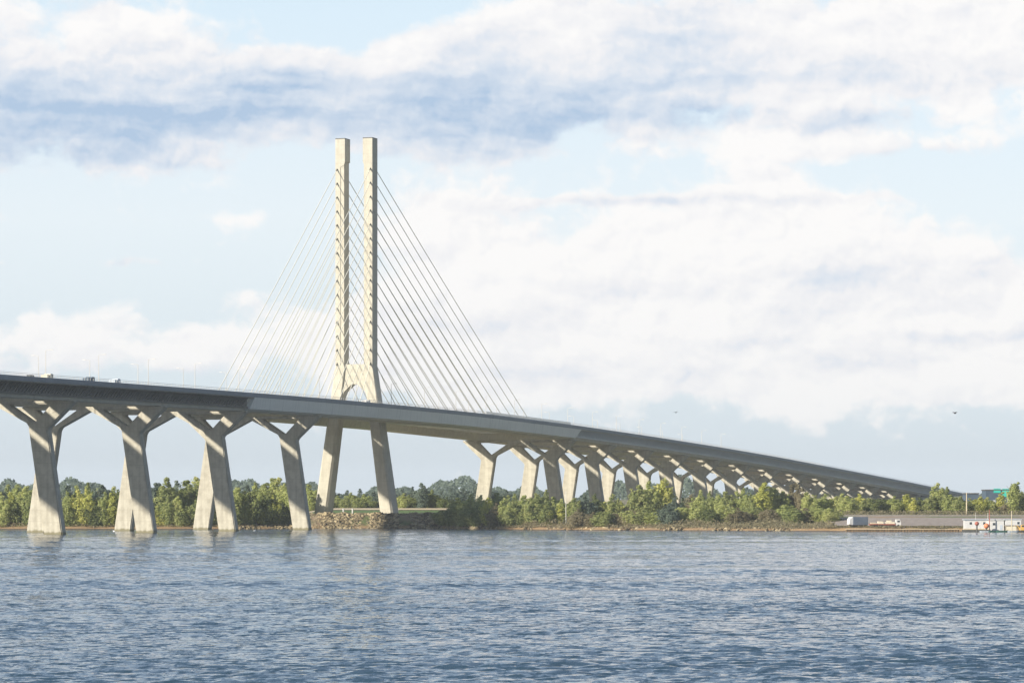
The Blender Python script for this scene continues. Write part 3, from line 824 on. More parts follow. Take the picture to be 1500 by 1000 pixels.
for px, top, sh, col, wf in ((848, 746, 'bushy', 'olive', 1.2), (866, 750, 'bushy', 'olive', 1.2), (884, 747, 'bushy', 'mid', 1.2), (902, 750, 'bushy', 'olive', 1.2), (921, 746, 'bushy', 'light', 1.1), (940, 744, 'bushy', 'mid', 1.2), (958, 748, 'bushy', 'light', 1.2), (978, 738, 'bushy', 'blue', 1.2), (998, 741, 'bushy', 'light', 1.2), (1020, 735, 'bushy', 'light', 1.2), (1041, 744, 'bushy', 'dark', 1.2), (1062, 735, 'bushy', 'light', 1.2),
                             (1084, 744, 'bushy', 'olive', 1.2), (1104, 740, 'bushy', 'mid', 1.2), (1126, 744, 'bushy', 'olive', 1.2), (1148, 738, 'bushy', 'light', 1.2), (1164, 741, 'bushy', 'mid', 1.2), (1182, 743, 'bushy', 'olive', 1.2), (1199, 738, 'bushy', 'light', 1.2), (1216, 742, 'bushy', 'light', 1.2), (1227, 748, 'bushy', 'yellow', 1.0)):
    T(px, top, (1484 if px < 1150 else 1462) + rng.uniform(-4, 8), sh, col, 'front', wf)
# --- trees behind the dike
for px, top, sh, col, wf in ((1244, 724, 'broad', 'light', 1.1), (1258, 722, 'broad', 'yellow', 1.1), (1270, 727, 'broad', 'mid', 1.1), (1284, 729, 'bushy', 'dark', 1.2), (1296, 730, 'bushy', 'mid', 1.2), (1308, 727, 'bushy', 'light', 1.1), (1318, 730, 'bushy', 'dark', 1.1), (1328, 721, 'column', 'yellow', 1.4), (1339, 728, 'column', 'yellow', 1.3), (1351, 729, 'bushy', 'dark', 1.2),
                             (1363, 724, 'broad', 'mid', 1.1), (1374, 706, 'tall', 'light', 1.2), (1384, 712, 'broad', 'mid', 1.1), (1394, 722, 'broad', 'light', 1.1), (1406, 726, 'broad', 'mid', 1.1), (1424, 730, 'bushy', 'mid', 1.1), (1436, 725, 'broad', 'yellow', 1.0), (1448, 727, 'broad', 'light', 1.1), (1466, 720, 'column', 'yellow', 1.3), (1477, 735, 'bushy', 'olive', 1.2), (1486, 701, 'tall', 'light', 1.1), (1497, 722, 'broad', 'mid', 1.1), (1512, 724, 'broad', 'light', 1.1)):
    T(px, top, 1520 + rng.uniform(-6, 14), sh, col, 'back', wf)

buckets = {}
for t in TREES:
    for a, b, nm in SEGS:
        if a <= t[0] < b:
            p_ = at(t[0], t[2])
            kd = 'bush' if hz(t[1], t[2]) - ground_at(p_) < 7.5 else 'tree'
            buckets.setdefault((nm, t[5], kd), []).append(t); break
for (nm, row, kd), L in buckets.items():
    L.sort(key=lambda t: t[0])
    for i, (px, top, Y, shape, col, rw, wf) in enumerate(L):
        Xc = (px - 750) / FPX * Y
        Y = max(Y, float(np.interp(Xc, SHX, SHY)) + 7)
        p = at(px, Y)
        gz = ground_at(p)
        p.z = gz - 0.2
        H = max(3.0, hz(top, Y) - gz)
        small = kd == 'bush'
        s = H / H0
        o = empty('bush' if small else 'tree', p, rng.uniform(0, 6.28))
        w = s * wf * max(1.0, min(1.7, 0.8 / s if s < 0.8 else 1.0))
        o.scale = (w, w, s)
        cm, tm = crown_mesh(shape, i, col)
        link('trunk', tm, o); link('crown', cm, o)
        sn = ('low' if shape == 'bushy' else 'small') if small else SHN[shape]
        pos = 'alone in the' if len(L) == 1 else '%s from left,' % nth(i)
        tag(o, '%s %s %s %s %s row %s' % (COLN[col], sn, kd, pos, row, nm), kd, 'trees and bushes on the far shore')

# distant wood and undergrowth: masses nobody could count
def leaf_mass(n, fP, size, up=0.4):
    C = np.array([fP() for _ in range(n)])
    N = rng.normal(size=(n, 3)) + np.array([-0.3, -0.5, up])
    return leaf_quads(C, N, size)
def far_p():
    while True:
        px = rng.uniform(-150, 1650); Y = rng.uniform(3000, 3300)
        env = 12 + 5 * math.sin(px * 0.021) + 4 * math.sin(px * 0.057 + 1) + 2.5 * math.sin(px * 0.14)
        if px > 1150: env *= 0.55
        p = at(px, Y); gz = ground_at(p) if False else 12.5
        return (p.x, p.y, gz + max(2.5, env) * rng.uniform(0, 1) ** 0.7)
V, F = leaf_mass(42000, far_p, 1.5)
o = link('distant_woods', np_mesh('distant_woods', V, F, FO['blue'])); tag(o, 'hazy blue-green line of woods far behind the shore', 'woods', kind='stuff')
def under_p():
    r_ = rng.random()
    if r_ < 0.6:
        X = rng.uniform(-5, 128); d = 2.5 + 52 * rng.random() ** 1.3
    elif r_ < 0.85:
        X = rng.uniform(-235, -116); d = 2.5 + 26 * rng.random() ** 1.2
    else:
        X = rng.uniform(-24, 10); d = 2 + 20 * rng.random()
    Y = np.interp(X, SHX, SHY) + d
    z = float(land_z(np.float64(X), np.float64(Y), np.float64(d)))
    hmax = 0.5 + 1.9 * max(0, 0.4 + math.sin(X * 0.35 + d * 0.2) * math.sin(X * 0.13 + 2 + d * 0.31)) * min(1, d / 8)
    return (CAM[0] + X * CT - Y * ST, CAM[1] + X * ST + Y * CT, z + hmax * rng.random())
V, F = leaf_mass(30000, under_p, 0.36)
o = link('undergrowth', np_mesh('undergrowth', V, F, FO['olive'])); tag(o, 'low olive-brown scrub along the shore', 'undergrowth', kind='stuff')
def dikeg_p():
    X = rng.uniform(124, 300); d = rng.choice([rng.uniform(72, 92), rng.uniform(1.5, 5), rng.uniform(72, 92)])
    Y = np.interp(X, SHX, SHY) + d
    z = float(land_z(np.float64(X), np.float64(Y), np.float64(d)))
    return (CAM[0] + X * CT - Y * ST, CAM[1] + X * ST + Y * CT, z + rng.random() * (1.9 if d > 20 else 0.7))
V, F = leaf_mass(9000, dikeg_p, 0.33)
o = link('dry_weeds', np_mesh('dry_weeds', V, F, FO['olive'])); tag(o, 'brown weeds along the top and foot of the dike', 'weeds', kind='stuff')

# ------------------------------------------------------------------ things on the right-hand shore
def gz_at(px, Y):
    p = at(px, Y); return Vector((p.x, p.y, ground_at(p)))
RZ = TH       # local +x = picture right, +y = away from the camera

# sheet-pile quay along the water's edge
q = empty('quay_wall', at(1345, 1398, 0), RZ)
tag(q, 'low rusty brown sheet-pile quay wall along the water by the dike', 'quay wall')
mb = MB(); x = -28.0
while x < 15.5:
    mb.prism([(x, -1.5), (x + 0.5, -1.5), (x + 0.5, 0.85), (x, 0.85)], -0.25 + (0.22 if int((x + 28) / 0.55) % 2 else 0), 0.3)
    x += 0.55
mb.build('sheet_piles', M['rust'], q)
MB().box(-28.2, 15.8, -0.45, 0.55, 0.852, 1.05).build('cap', M['beige'], q)

# box trailer
t = empty('box_trailer', gz_at(1256, 1424), RZ + R(38))
tag(t, 'white box trailer, shaded side coloured grey, parked below the dike', 'trailer')
MB().box(-3.6, 4.6, -1.3, 1.3, 0.9, 4.1).build('body', M['greyblue'], t, bevel=0.06)  # white trailer; shade on its long side put into the grey-blue colour
MB().prism([(-1.28, 0.95), (1.28, 0.95), (1.28, 3.4), (0.7, 4.0), (-0.7, 4.0), (-1.28, 3.4)], -5.2, -3.62)
nose = MB(); nose.add([(-3.61, -1.25, 0.95), (-3.61, 1.25, 0.95), (-3.61, 1.25, 4.05), (-3.61, -1.25, 4.05), (-5.0, -0.7, 1.2), (-5.0, 0.7, 1.2), (-4.8, 0.7, 3.2), (-4.8, -0.7, 3.2)],
                     [(0, 1, 2, 3), (4, 7, 6, 5), (0, 4, 5, 1), (3, 2, 6, 7), (0, 3, 7, 4), (1, 5, 6, 2)])
nose.build('nose', M['white'], t)
MB().box(-3.6, 4.6, -0.9, 0.9, 0.6, 0.89).build('chassis', M['dark_steel'], t)
for x in (2.2, 3.3):
    for y in (-1.1, 1.1):
        w = MB(); w.lathe([(0.3, -0.15), (0.5, -0.12), (0.5, 0.12), (0.3, 0.15)], 14, axis='y')
        o = w.build('wheel', M['rubber'], t); o.location = (x, y, 0.5)
# flatbed truck
t = empty('flatbed_truck', gz_at(1296, 1422), RZ + R(4))
tag(t, 'long low red flatbed truck with white cab and pale load', 'truck')
MB().box(-6.2, 4.2, -1.2, 1.2, 0.95, 1.25).build('flatbed', M['red'], t)
MB().box(-6.0, 4.0, -0.5, 0.5, 0.6, 0.94).build('chassis', M['red'], t)
cb = MB(); n = 6
prof = [(4.3, 0.6), (6.3, 0.6), (6.35, 1.7), (5.9, 3.0), (4.5, 3.05), (4.3, 2.9)]
cb.prism(prof, -1.15, 1.15); c = cb.build('cab', M['white'], t, bevel=0.06)
MB().box(4.8, 5.8, -1.17, 1.17, 1.9, 2.6).build('window', M['glass'], c)
MB().prism([(-2.9, 1.26), (-0.6, 1.26), (-0.8, 2.2), (-2.7, 2.3)], -1.0, 1.0).build('load', M['cream'], t)
ld = MB(); ld.box(0.2, 3.8, -0.9, 0.9, 1.26, 2.0); ld.box(0.8, 2.6, -0.7, 0.7, 2.002, 2.6); ld.build('load', M['cream'], t)
MB().box(-5.6, -3.4, -0.9, 0.9, 1.26, 1.75).build('load', M['beige'], t)
for x in (-4.8, -3.5, -1.6, 5.2):
    for y in (-1.05, 1.05):
        w = MB(); w.lathe([(0.3, -0.17), (0.5, -0.14), (0.5, 0.14), (0.3, 0.17)], 14, axis='y')
        o = w.build('wheel', M['rubber'], t); o.location = (x, y, 0.5)
# white pickup on the dike
p = gz_at(1227, 1466)
car('parked_car', p, RZ - math.pi / 2, M['white'], 'small white car parked at the left end of the dike', z=1.15)

# houseboat and the sheds on floats
def window_set(parent, xs, y, z0, z1, w):
    for x in xs:
        f = MB().box(x - w / 2, x + w / 2, y - 0.03, y + 0.02, z0, z1).build('window', M['glass'], parent)
hb = empty('houseboat', at(1431, 1392, 0), RZ)
tag(hb, 'long white flat-roofed houseboat moored at the left of the floating sheds', 'houseboat')
MB().prism([(-5.2, -0.3), (9.5, -0.3), (9.9, 0.9), (-5.6, 0.9)], -2.2, 2.2).build('hull', M['dark_steel'], hb)
wl = MB().box(-5.0, 9.2, -1.8, 1.8, 1.35, 4.6).build('cabin', M['white'], hb)
MB().box(-5.2, 9.4, -2.0, 2.0, 0.902, 1.345).build('deck', M['beige'], hb)
MB().box(-5.4, 9.6, -2.2, 2.2, 4.602, 4.9).build('roof', M['greyblue'], hb)
window_set(wl, (-2.6, 2.6, 6.0), -1.81, 2.9, 3.8, 0.9)
for x in (-0.5, 4.2):
    MB().tube([(x, 0, 4.9), (x, 0, 7.4)], 0.07, 6).build('mast', M['pole'], hb)
sh = empty('floating_shed', at(1460, 1390, 0), RZ)
tag(sh, 'tall white boxy floating shed in the middle of the moored group', 'shed')
MB().box(-3.2, 3.0, -2.4, 2.4, -0.3, 0.6).build('float', M['dark_steel'], sh)
wl = MB().box(-2.7, 2.5, -2.0, 2.0, 0.602, 4.5).build('wall', M['white'], sh)
MB().prism([(-3.0, 4.502), (2.8, 4.502), (2.6, 4.8), (-2.8, 4.8)], -2.3, 2.3).build('roof', M['white'], sh)
MB().box(1.0, 1.9, -2.04, -1.98, 0.61, 2.7).build('door', M['greyblue'], wl)
MB().box(-1.8, -0.8, -2.04, -1.98, 2.6, 3.5).build('window', M['glass'], wl)
sh = empty('floating_shed', at(1478, 1390, 0), RZ)
tag(sh, 'long cream-sided floating shed with white upper wall, right of the tall white shed', 'shed')
MB().box(-2.9, 4.6, -2.4, 2.4, -0.3, 0.5).build('float', M['dark_steel'], sh)
wl = MB().box(-1.6, 2.6, -1.7, 1.7, 0.502, 2.2).build('lower_wall', M['cream'], sh)
wl = MB().box(-1.8, 4.4, -2.0, 2.0, 2.65, 4.7).build('upper_wall', M['white'], sh)
for x in (-1.6, 4.1):
    MB().box(x, x + 0.18, -1.8, -1.6, 0.502, 2.645).build('post', M['beige'], sh)
MB().box(-2.0, 4.6, -2.2, 2.2, 4.702, 4.95).build('roof', M['greyblue'], sh)
MB().box(2.9, 3.8, -2.03, -1.97, 3.0, 3.9).build('window', M['glass'], wl)
# masts and poles
def pole_thing(name, px, Y, top, r, mat, label, cat, base=None, arm=None):
    p = gz_at(px, Y)
    if base is not None: p.z = base
    H = hz(top, Y) - p.z
    e = empty(name, p, RZ); tag(e, label, cat)
    MB().tube([(0, 0, -0.6), (0, 0, H * 0.5), (0, 0, H)], [r, r * 0.85, r * 0.6], 8).build('post', mat, e)
    if arm: MB().tube([(-arm, 0, H * 0.93), (arm, 0, H * 0.93)], 0.07, 6).build('crossarm', mat, e)
    MB().lathe([(r * 0.9, 0), (r * 0.9, 0.12), (r * 0.3, 0.25)], 8, c=(0, 0, H)).build('cap', mat, e)
    return e
pole_thing('utility_pole', 1416, 1486, 722, 0.30, M['beige'], 'tall tan pole standing on the dike left of the houseboat', 'pole')
pole_thing('light_pole', 829, 1512, 720, 0.15, M['white'], 'slim white pole standing in the scrub by the bright narrow tree', 'pole')
pole_thing('mooring_pile', 1449.5, 1386, 747, 0.22, M['red'], 'reddish mooring pile in front of the white houseboat', 'pile', -1.5)
pole_thing('mooring_pile', 1482, 1384, 749, 0.24, M['beige'], 'tan mooring pile in front of the cream floating shed', 'pile', -1.5)
# buoys
def buoy(px, py, Y, r, mat, label):
    z = hz(py, Y)
    e = empty('buoy', at(px, Y, 0), RZ); tag(e, label, 'buoy', 'round buoys by the floating sheds')
    prof = [(0.05 * r, z - r), (0.6 * r, z - 0.8 * r), (0.95 * r, z - 0.3 * r), (r, z), (0.92 * r, z + 0.4 * r), (0.6 * r, z + 0.8 * r), (0.1 * r, z + r)]
    MB().lathe(prof, 16).build('float', mat, e, smooth=True)
    MB().tube([(0, 0, -0.6), (0, 0, z - r * 0.95)], 0.3, 8).build('stand', M['dark_steel'], e)
    return e
buoy(1445, 770, 1385, 1.05, M['orange'], 'bright orange round buoy at the houseboat, beside the reddish pile')
buoy(1431, 766.5, 1385, 0.85, M['red'], 'dull red round buoy in front of the houseboat windows')
# small boats
def rowboat(px, Y, L, mat, label):
    e = empty('rowboat', at(px, Y, 0), RZ + rng.uniform(-0.15, 0.15)); tag(e, label, 'boat', 'small boats moored by the sheds')
    st = [(-L / 2, 0.55, 0.55), (-L * 0.3, 0.8, 0.5), (0, 0.9, 0.5), (L * 0.3, 0.7, 0.6), (L / 2, 0.06, 0.85)]
    vs, fs = [], []
    for x, w, h in st: vs += [(x, -w, h), (x, -w * 0.6, -0.2), (x, w * 0.6, -0.2), (x, w, h), (x, w * 0.85, h), (x, w * 0.5, 0.05), (x, -w * 0.5, 0.05), (x, -w * 0.85, h)]
    for i in range(4):
        for k in range(8): fs.append((i * 8 + k, i * 8 + (k + 1) % 8, (i + 1) * 8 + (k + 1) % 8, (i + 1) * 8 + k))
    fs += [tuple(range(8))[::-1], tuple(range(32, 40))]
    m_ = MB(); m_.add(vs, fs); m_.build('hull', mat, e)
    MB().box(-0.2, 0.2, -0.74, 0.74, 0.36, 0.42).build('thwart', M['beige'], e)
rowboat(1443, 1379, 4.2, M['greyblue'], 'grey rowing boat under the bright orange buoy')
rowboat(1455, 1379, 4.6, M['green_paint'], 'dark green rowing boat in front of the tall white shed')
rowboat(1468, 1378, 4.6, M['green_paint'], 'dark green rowing boat moored right of the tall white shed')
rowboat(1484, 1378, 4.4, M['greyblue'], 'grey rowing boat in front of the tan mooring pile')
rowboat(1497, 1378, 4.4, M['dark_steel'], 'black rowing boat at the right edge below the yellow digger')
# small yellow digger at the right edge
dg = empty('digger', gz_at(1497, 1400), RZ); tag(dg, 'small yellow digger on the shore at the right edge', 'digger')
MB().box(-1.1, 1.1, -0.8, 0.8, 0.9, 2.0).build('body', M['yellow'], dg, bevel=0.1)
cb = MB().box(-0.3, 0.9, -0.7, 0.7, 2.002, 3.1).build('cab', M['yellow'], dg, bevel=0.08)
MB().box(-0.2, 0.8, -0.72, 0.72, 2.25, 2.9).build('window', M['glass'], cb)
for y in (-0.9, 0.9):
    MB().prism([(-1.4, 0.0), (1.4, 0.0), (1.6, 0.4), (1.4, 0.85), (-1.4, 0.85), (-1.6, 0.4)], y - 0.25, y + 0.25).build('track', M['rubber'], dg)
MB().tube([(-1.0, 0, 1.8), (-2.6, 0, 3.6), (-3.4, 0, 1.6)], [0.2, 0.16, 0.12], 6).build('boom', M['yellow'], dg)
MB().prism([(-3.9, 0.9), (-3.1, 0.9), (-3.2, 1.7), (-3.6, 1.7)], -0.4, 0.4).build('bucket', M['dark_steel'], dg)
# buildings behind the trees
def building(name, px, Y, w, d, top, mat, label, extra=None):
    p = gz_at(px, Y); H = hz(top, Y) - p.z
    e = empty(name, p, RZ); tag(e, label, 'building')
    MB().box(-w / 2, w / 2, 0, d, -1, H).build('wall', mat, e)
    MB().box(-w / 2 - 0.3, w / 2 + 0.3, -0.3, d + 0.3, H + 0.002, H + 0.5).build('roof', M['dark_steel'], e)
    return e, H
e, H = building('warehouse', 1463.5, 1850, 13.5, 16, 718, M['navy'], 'dark blue warehouse with teal panel rising behind the dike trees')
MB().box(1.6, 6.8, -0.25, -0.02, H - 3.2, H + 0.9).build('panel', M['teal'], e)
MB().box(-2.8, 0.8, -0.25, -0.02, H - 1.2, H + 1.0).build('panel', M['teal'], e)
for x in (-5.4, -3.2): MB().box(x, x + 1.3, -0.06, -0.02, H - 6.2, H - 5.0).build('window', M['white'], e)
MB().box(4.2, 5.8, -0.06, -0.02, H - 6.0, H - 4.4).build('window', M['white'], e)
e, H = building('depot', 1424, 1900, 7.0, 12, 723, M['navy'], 'small dark blue depot with white dome behind the dike trees')
MB().lathe([(1.0, 0.5), (1.0, 1.0), (0.85, 1.7), (0.5, 2.15), (0.08, 2.3)], 16, c=(-0.3, 1.2, H - 1.6)).build('dome', M['white'], e, smooth=True)
e, H = building('shed', 1502, 1800, 6.0, 8, 727, M['white'], 'pale shed at the right edge behind the dike trees')
MB().box(-2.2, -1.2, -0.06, -0.02, H - 2.6, H - 1.4).build('window', M['glass'], e)

# marker posts on the pylon platform, gulls, birds
for px, nm in ((503, 'left'), (516.5, 'right')):
    e = empty('marker_post', gz_at(px, 1660), RZ); tag(e, 'short white marker post on the lawn, %s of the pair between the pylon legs' % nm, 'post')
    MB().tube([(0, 0, -0.3), (0, 0, 2.6)], 0.36, 8).build('post', M['white'], e)
    MB().lathe([(0.45, 0), (0.45, 0.2), (0.2, 0.45)], 8, c=(0, 0, 2.6)).build('cap', M['white'], e)
def gull(px, Y, label):
    e = empty('gull', at(px, Y, 0.0), RZ + rng.uniform(0, 3)); tag(e, label, 'bird', 'white gulls on the water')
    MB().lathe([(0.03, -0.55), (0.16, -0.4), (0.27, -0.1), (0.26, 0.15), (0.15, 0.38), (0.05, 0.45)], 12, c=(0, 0, 0.14), axis='x').build('body', M['skin'], e, smooth=True)
    MB().lathe([(0.02, -0.14), (0.11, -0.05), (0.12, 0.04), (0.04, 0.13)], 10, c=(0.4, 0, 0.46), axis='x').build('head', M['skin'], e, smooth=True)
    MB().tube([(0.36, 0, 0.2), (0.4, 0, 0.42)], [0.1, 0.07], 8).build('neck', M['skin'], e)
gull(167, 1410, 'white gull floating beside the second pier from the left')
gull(373, 1440, 'white gull floating between third and fourth leaning piers')
def bird(px, py, Y, label):
    e = empty('flying_bird', at(px, Y, hz(py, Y)), rng.uniform(0, 6)); tag(e, label, 'bird', 'birds in the sky')
    MB().lathe([(0.02, -0.45), (0.12, -0.2), (0.13, 0.1), (0.03, 0.4)], 8, axis='x').build('body', M['feather'], e)
    for s_ in (1, -1):
        w = MB(); w.add([(0.15, 0.05 * s_, 0.05), (-0.2, 0.05 * s_, 0.05), (-0.15, 0.6 * s_, 0.3), (0.1, 0.6 * s_, 0.3), (-0.15, 1.2 * s_, 0.15), (-0.02, 1.2 * s_, 0.15),
                         (0.15, 0.05 * s_, 0.09), (-0.2, 0.05 * s_, 0.09), (-0.15, 0.6 * s_, 0.34), (0.1, 0.6 * s_, 0.34), (-0.15, 1.2 * s_, 0.17), (-0.02, 1.2 * s_, 0.17)],
                        [(0, 1, 2, 3), (3, 2, 4, 5), (6, 9, 8, 7), (9, 11, 10, 8), (0, 3, 9, 6), (3, 5, 11, 9), (1, 7, 8, 2), (2, 8, 10, 4), (4, 10, 11, 5), (0, 6, 7, 1)])
        w.build('wing', M['feather'], e)
bird(1399, 605, 900, 'dark bird flying alone low in the sky at the right')
bird(990, 604, 1200, 'tiny dark bird in the sky above the viaduct')

# ------------------------------------------------------------------ sun and sky
ALPHA = R(37)
TANT = 0.76
EL = math.atan(TANT * math.sin(ALPHA))
to_sun = Vector((-math.sin(ALPHA) * math.cos(EL), -math.cos(ALPHA) * math.cos(EL), math.sin(EL)))
sl = bpy.data.lights.new('sun', 'SUN'); sl.energy = 5.0; sl.angle = R(1.8); sl.color = (1.0, 0.93, 0.80)
so = bpy.data.objects.new('sun', sl); COL.objects.link(so)
so.rotation_euler = to_sun.to_track_quat('Z', 'Y').to_euler()

W = bpy.data.worlds.new('World'); S.world = W; W.use_nodes = True
t = W.node_tree; t.nodes.clear(); g = NT(t)
wout = g.n('ShaderNodeOutputWorld')
sky = g.n('ShaderNodeTexSky', sky_type='NISHITA', sun_disc=False, sun_elevation=EL, sun_rotation=math.atan2(to_sun.x, to_sun.y), altitude=0.0, air_density=1.0, dust_density=1.2, ozone_density=1.5)
WS = 0.12
tc = g.n('ShaderNodeTexCoord').outputs['Generated']
sp = g.n('ShaderNodeSeparateXYZ', ins={0: tc})
# compass bearing (0 = due along the far shore's normal) and elevation, in degrees
az = g.m('MULTIPLY', g.m('ARCTAN2', g.m('ADD', g.m('MULTIPLY', sp.outputs[0], CT), g.m('MULTIPLY', sp.outputs[1], ST)),
                         g.m('ADD', g.m('MULTIPLY', sp.outputs[0], -ST), g.m('MULTIPLY', sp.outputs[1], CT))), 57.2958)
el = g.m('MULTIPLY', g.m('ARCSINE', sp.outputs[2]), 57.2958)
ae = g.n('ShaderNodeCombineXYZ', ins={0: az, 1: el, 2: 0.0}).outputs[0]
wn = g.noise(ae, 0.55, 6, 0.6, col=True, dim='2D')
warp = g.vm('MULTIPLY', g.vm('SUBTRACT', wn, (0.5, 0.5, 0.5)), (1.3, 0.5, 0.0))
aw = g.vm('ADD', ae, warp)
def blobs(L):
    acc = None
    for px, py, sx, sy, amp in L:
        q = g.vm('MULTIPLY', g.vm('SUBTRACT', aw, ((px - 750) / 92.4, (738 - py) / 92.4, 0)), (92.4 / sx, 92.4 / sy, 0))
        d = g.vm('DOT_PRODUCT', q, q, out=1)
        acc = g.m('MULTIPLY_ADD', g.m('POWER', 0.45, d), amp, acc if acc is not None else 0.0)
    return acc
cover = blobs([(120, 30, 230, 85, 0.9), (120, 180, 290, 72, 1.1), (490, 12, 120, 40, -0.9), (400, 140, 140, 55, 0.75), (640, 110, 200, 100, 0.95), (900, 90, 230, 105, 1.0), (1250, 70, 280, 95, 1.15), (1480, 60, 160, 85, 0.9),
               (670, 215, 100, 30, 0.6), (1150, 205, 150, 28, 0.6), (1290, 228, 170, 18, 0.45), (655, 345, 85, 50, 1.0), (1085, 330, 125, 58, 1.1), (1125, 275, 42, 26, 1.0), (1000, 430, 300, 95, 1.1), (760, 470, 180, 110, 0.9), (1330, 430, 260, 95, 0.95),
               (1400, 520, 240, 75, 0.85), (60, 510, 150, 48, 0.8), (280, 520, 110, 42, 0.65), (450, 460, 150, 60, 0.5), (960, 550, 380, 55, 0.9), (205, 388, 60, 9, 0.6), (1000, 294, 260, 9, 0.6), (60, 325, 140, 14, 0.45), (350, 320, 120, 14, 0.45), (600, 530, 140, 60, 0.6)])
hi = g.smooth(el, 8.6, 13.0)
def puff(v, sc):
    nd = g.n('ShaderNodeTexVoronoi', voronoi_dimensions='2D', feature='SMOOTH_F1', ins={'Vector': v, 'Scale': sc, 'Detail': 2.0, 'Roughness': 0.5, 'Lacunarity': 2.3, 'Smoothness': 0.55, 'Randomness': 1.0})
    return g.m('SUBTRACT', 0.62, nd.outputs['Distance'])
wn2 = g.noise(ae, 2.6, 5, 0.6, col=True, dim='2D')
sw = g.vm('ADD', g.vm('MULTIPLY', ae, (1.0, 1.4, 1.0)), g.vm('ADD', g.vm('MULTIPLY', warp, (0.6, 0.6, 0)), g.vm('MULTIPLY', g.vm('SUBTRACT', wn2, (0.5, 0.5, 0.5)), (0.5, 0.5, 0.0))))
st = (0.8, 1.35, 1.0)
fb = g.noise(g.vm('MULTIPLY', ae, st), 0.62, 8, 0.57, 0.25, dim='2D')
pf = puff(sw, 0.8)
fb2 = g.noise(ae, 2.0, 6, 0.6, 0.1, dim='2D')
dens = g.m('ADD', cover, g.m('MULTIPLY', g.m('SUBTRACT', fb, 0.5), 1.2))
dens = g.m('ADD', dens, g.m('MULTIPLY', pf, 0.7))
dens = g.m('ADD', dens, g.m('MULTIPLY', g.m('SUBTRACT', fb2, 0.5), 0.35))
alpha = g.smooth(dens, 0.28, 0.76)
# underside shade of the cloud banks
shade = blobs([(130, 170, 330, 80, 1.0), (100, 222, 220, 34, 0.5), (400, 140, 130, 45, 0.6), (700, 185, 170, 55, 0.75), (860, 165, 170, 48, 0.5), (700, 80, 90, 60, 0.35), (980, 60, 90, 60, 0.4), (1030, 172, 60, 14, 0.8), (1255, 183, 95, 14, 0.95), (1200, 130, 260, 36, 0.25), (1320, 232, 130, 13, 0.5),
               (205, 390, 55, 9, 0.6), (1000, 296, 240, 8, 0.5), (1030, 555, 60, 14, 0.6), (1250, 530, 90, 18, 0.5), (1420, 495, 130, 9, 0.6), (1300, 440, 120, 30, 0.2), (150, 20, 40, 18, 0.35), (1150, 470, 60, 22, 0.25), (880, 425, 120, 26, 0.3), (1190, 400, 80, 36, 0.3), (700, 480, 100, 26, 0.28), (1360, 400, 130, 26, 0.3), (820, 545, 130, 18, 0.4), (1100, 510, 160, 16, 0.3), (950, 70, 240, 70, 0.22), (1260, 100, 260, 50, 0.25), (60, 545, 120, 14, 0.35), (270, 548, 90, 12, 0.3)])
po = puff(g.vm('ADD', sw, (-0.10, 0.16, 0)), 0.8)
relief = g.m('MULTIPLY', g.m('SUBTRACT', po, pf), 0.45)
fo = g.noise(g.vm('MULTIPLY', g.vm('ADD', ae, (-0.14, 0.2, 0)), st), 0.62, 8, 0.57, 0.25, dim='2D')
streak = g.noise(g.vm('MULTIPLY', aw, (0.35, 1.9, 1.0)), 0.8, 5, 0.55, 0.2, dim='2D')
relief = g.m('ADD', relief, g.m('MULTIPLY', g.m('SUBTRACT', fo, fb), 0.75))
relief = g.m('ADD', relief, g.m('MULTIPLY', g.m('SUBTRACT', fb2, 0.5), 0.25))
sh_ = g.m('ADD', g.m('MULTIPLY', shade, g.m('ADD', 0.76, g.m('MULTIPLY', g.m('SUBTRACT', streak, 0.5), 1.3))), g.m('MULTIPLY', relief, 1.05), clamp=True)
cc = g.ramp(sh_, [(0.0, (0.975, 0.955, 0.94)), (0.28, (0.87, 0.865, 0.885)), (0.60, (0.66, 0.73, 0.83)), (1.0, (0.41, 0.545, 0.73))])
dim = g.m('SUBTRACT', 1.0, g.m('MULTIPLY', hi, 0.5))
sc_ = g.n('ShaderNodeVectorMath', operation='SCALE', ins={0: cc, 'Scale': dim})
cc = g.vm('MULTIPLY', sc_.outputs[0], (0.69 / WS,) * 3)
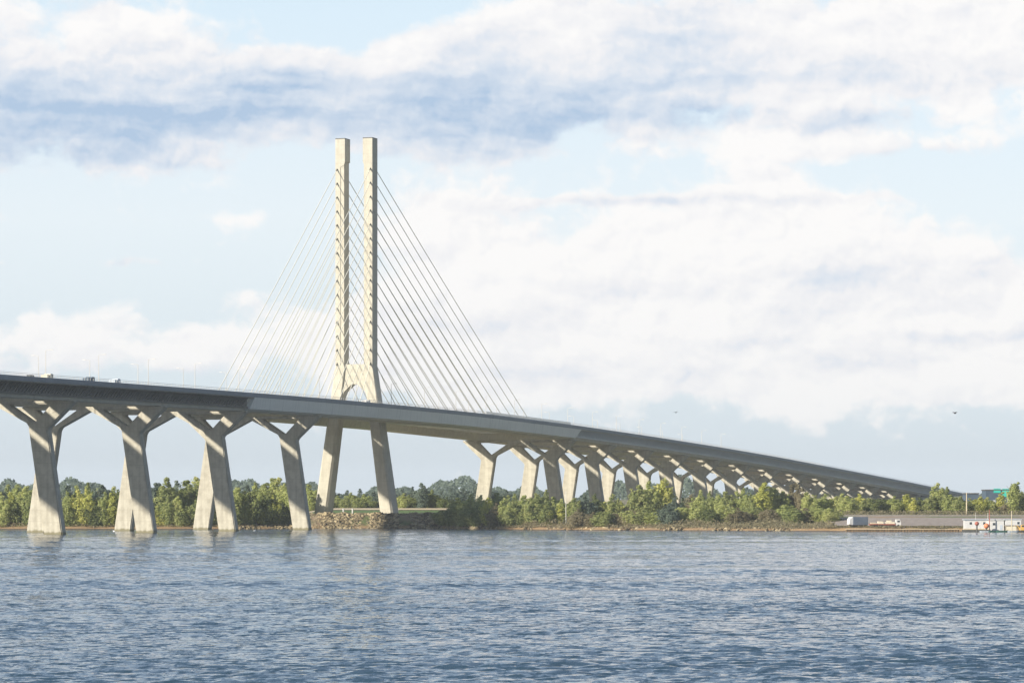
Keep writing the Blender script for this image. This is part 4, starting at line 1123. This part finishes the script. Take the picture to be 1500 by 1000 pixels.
# thin high veil in front of the blue
veil = g.vm('MULTIPLY', g.ramp(g.m('DIVIDE', el, 60.0), [(0.0, (0.64, 0.74, 0.84)), (0.03, (0.70, 0.80, 0.89)), (0.075, (0.82, 0.885, 0.945)), (0.13, (0.72, 0.85, 0.95)), (0.19, (0.50, 0.64, 0.83)), (0.4, (0.24, 0.36, 0.56)), (1.0, (0.12, 0.19, 0.36))]), (0.69 / WS,) * 3)
base = g.mix(0.85, sky.outputs[0], veil)
col = g.mix(g.m('MULTIPLY', alpha, 0.95), base, cc)
# unseen sky to the right and behind dimmed to deepen shade on side faces
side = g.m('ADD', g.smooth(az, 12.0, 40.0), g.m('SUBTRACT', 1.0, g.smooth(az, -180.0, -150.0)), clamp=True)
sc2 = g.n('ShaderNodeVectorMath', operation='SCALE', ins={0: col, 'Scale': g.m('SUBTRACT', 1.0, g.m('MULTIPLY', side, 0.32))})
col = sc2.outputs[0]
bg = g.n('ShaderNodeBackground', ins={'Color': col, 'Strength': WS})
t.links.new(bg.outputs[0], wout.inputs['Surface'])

# ------------------------------------------------------------------ haze
HAZE = 0.00005
if HAZE:
    mh = bpy.data.materials.new('air_haze'); mh.use_nodes = True
    th = mh.node_tree; th.nodes.clear(); gh = NT(th)
    ho = gh.n('ShaderNodeOutputMaterial')
    pv = gh.n('ShaderNodeVolumePrincipled', ins={'Color': (0.86, 0.93, 1.0, 1), 'Density': HAZE, 'Anisotropy': 0.0})
    th.links.new(pv.outputs[0], ho.inputs['Volume'])
    mb = MB().box(-19000 + CAM[0], 19000 + CAM[0], -17000 + CAM[1], 19000 + CAM[1], -8.0, 190.0)
    o = mb.build('haze', mh); tag(o, kind='stuff')

# ------------------------------------------------------------------ camera
cd = bpy.data.cameras.new('camera'); co = bpy.data.objects.new('camera', cd); COL.objects.link(co)
co.location = CAM
co.rotation_euler = (R(90), 0, TH)
cd.sensor_width = 36.0
cd.lens = 36.0 * FPX / 1500.0
cd.shift_y = (YH - 500.0) / 1500.0
cd.clip_start = 1.0; cd.clip_end = 100000.0
S.camera = co
S.view_settings.view_transform = 'Standard'
S.view_settings.look = 'None'
S.view_settings.exposure = 0.6
S.view_settings.gamma = 1.0
S.view_settings.use_curve_mapping = False
S.cycles.max_bounces = 6
S.cycles.volume_bounces = 0
S.cycles.use_denoising = True
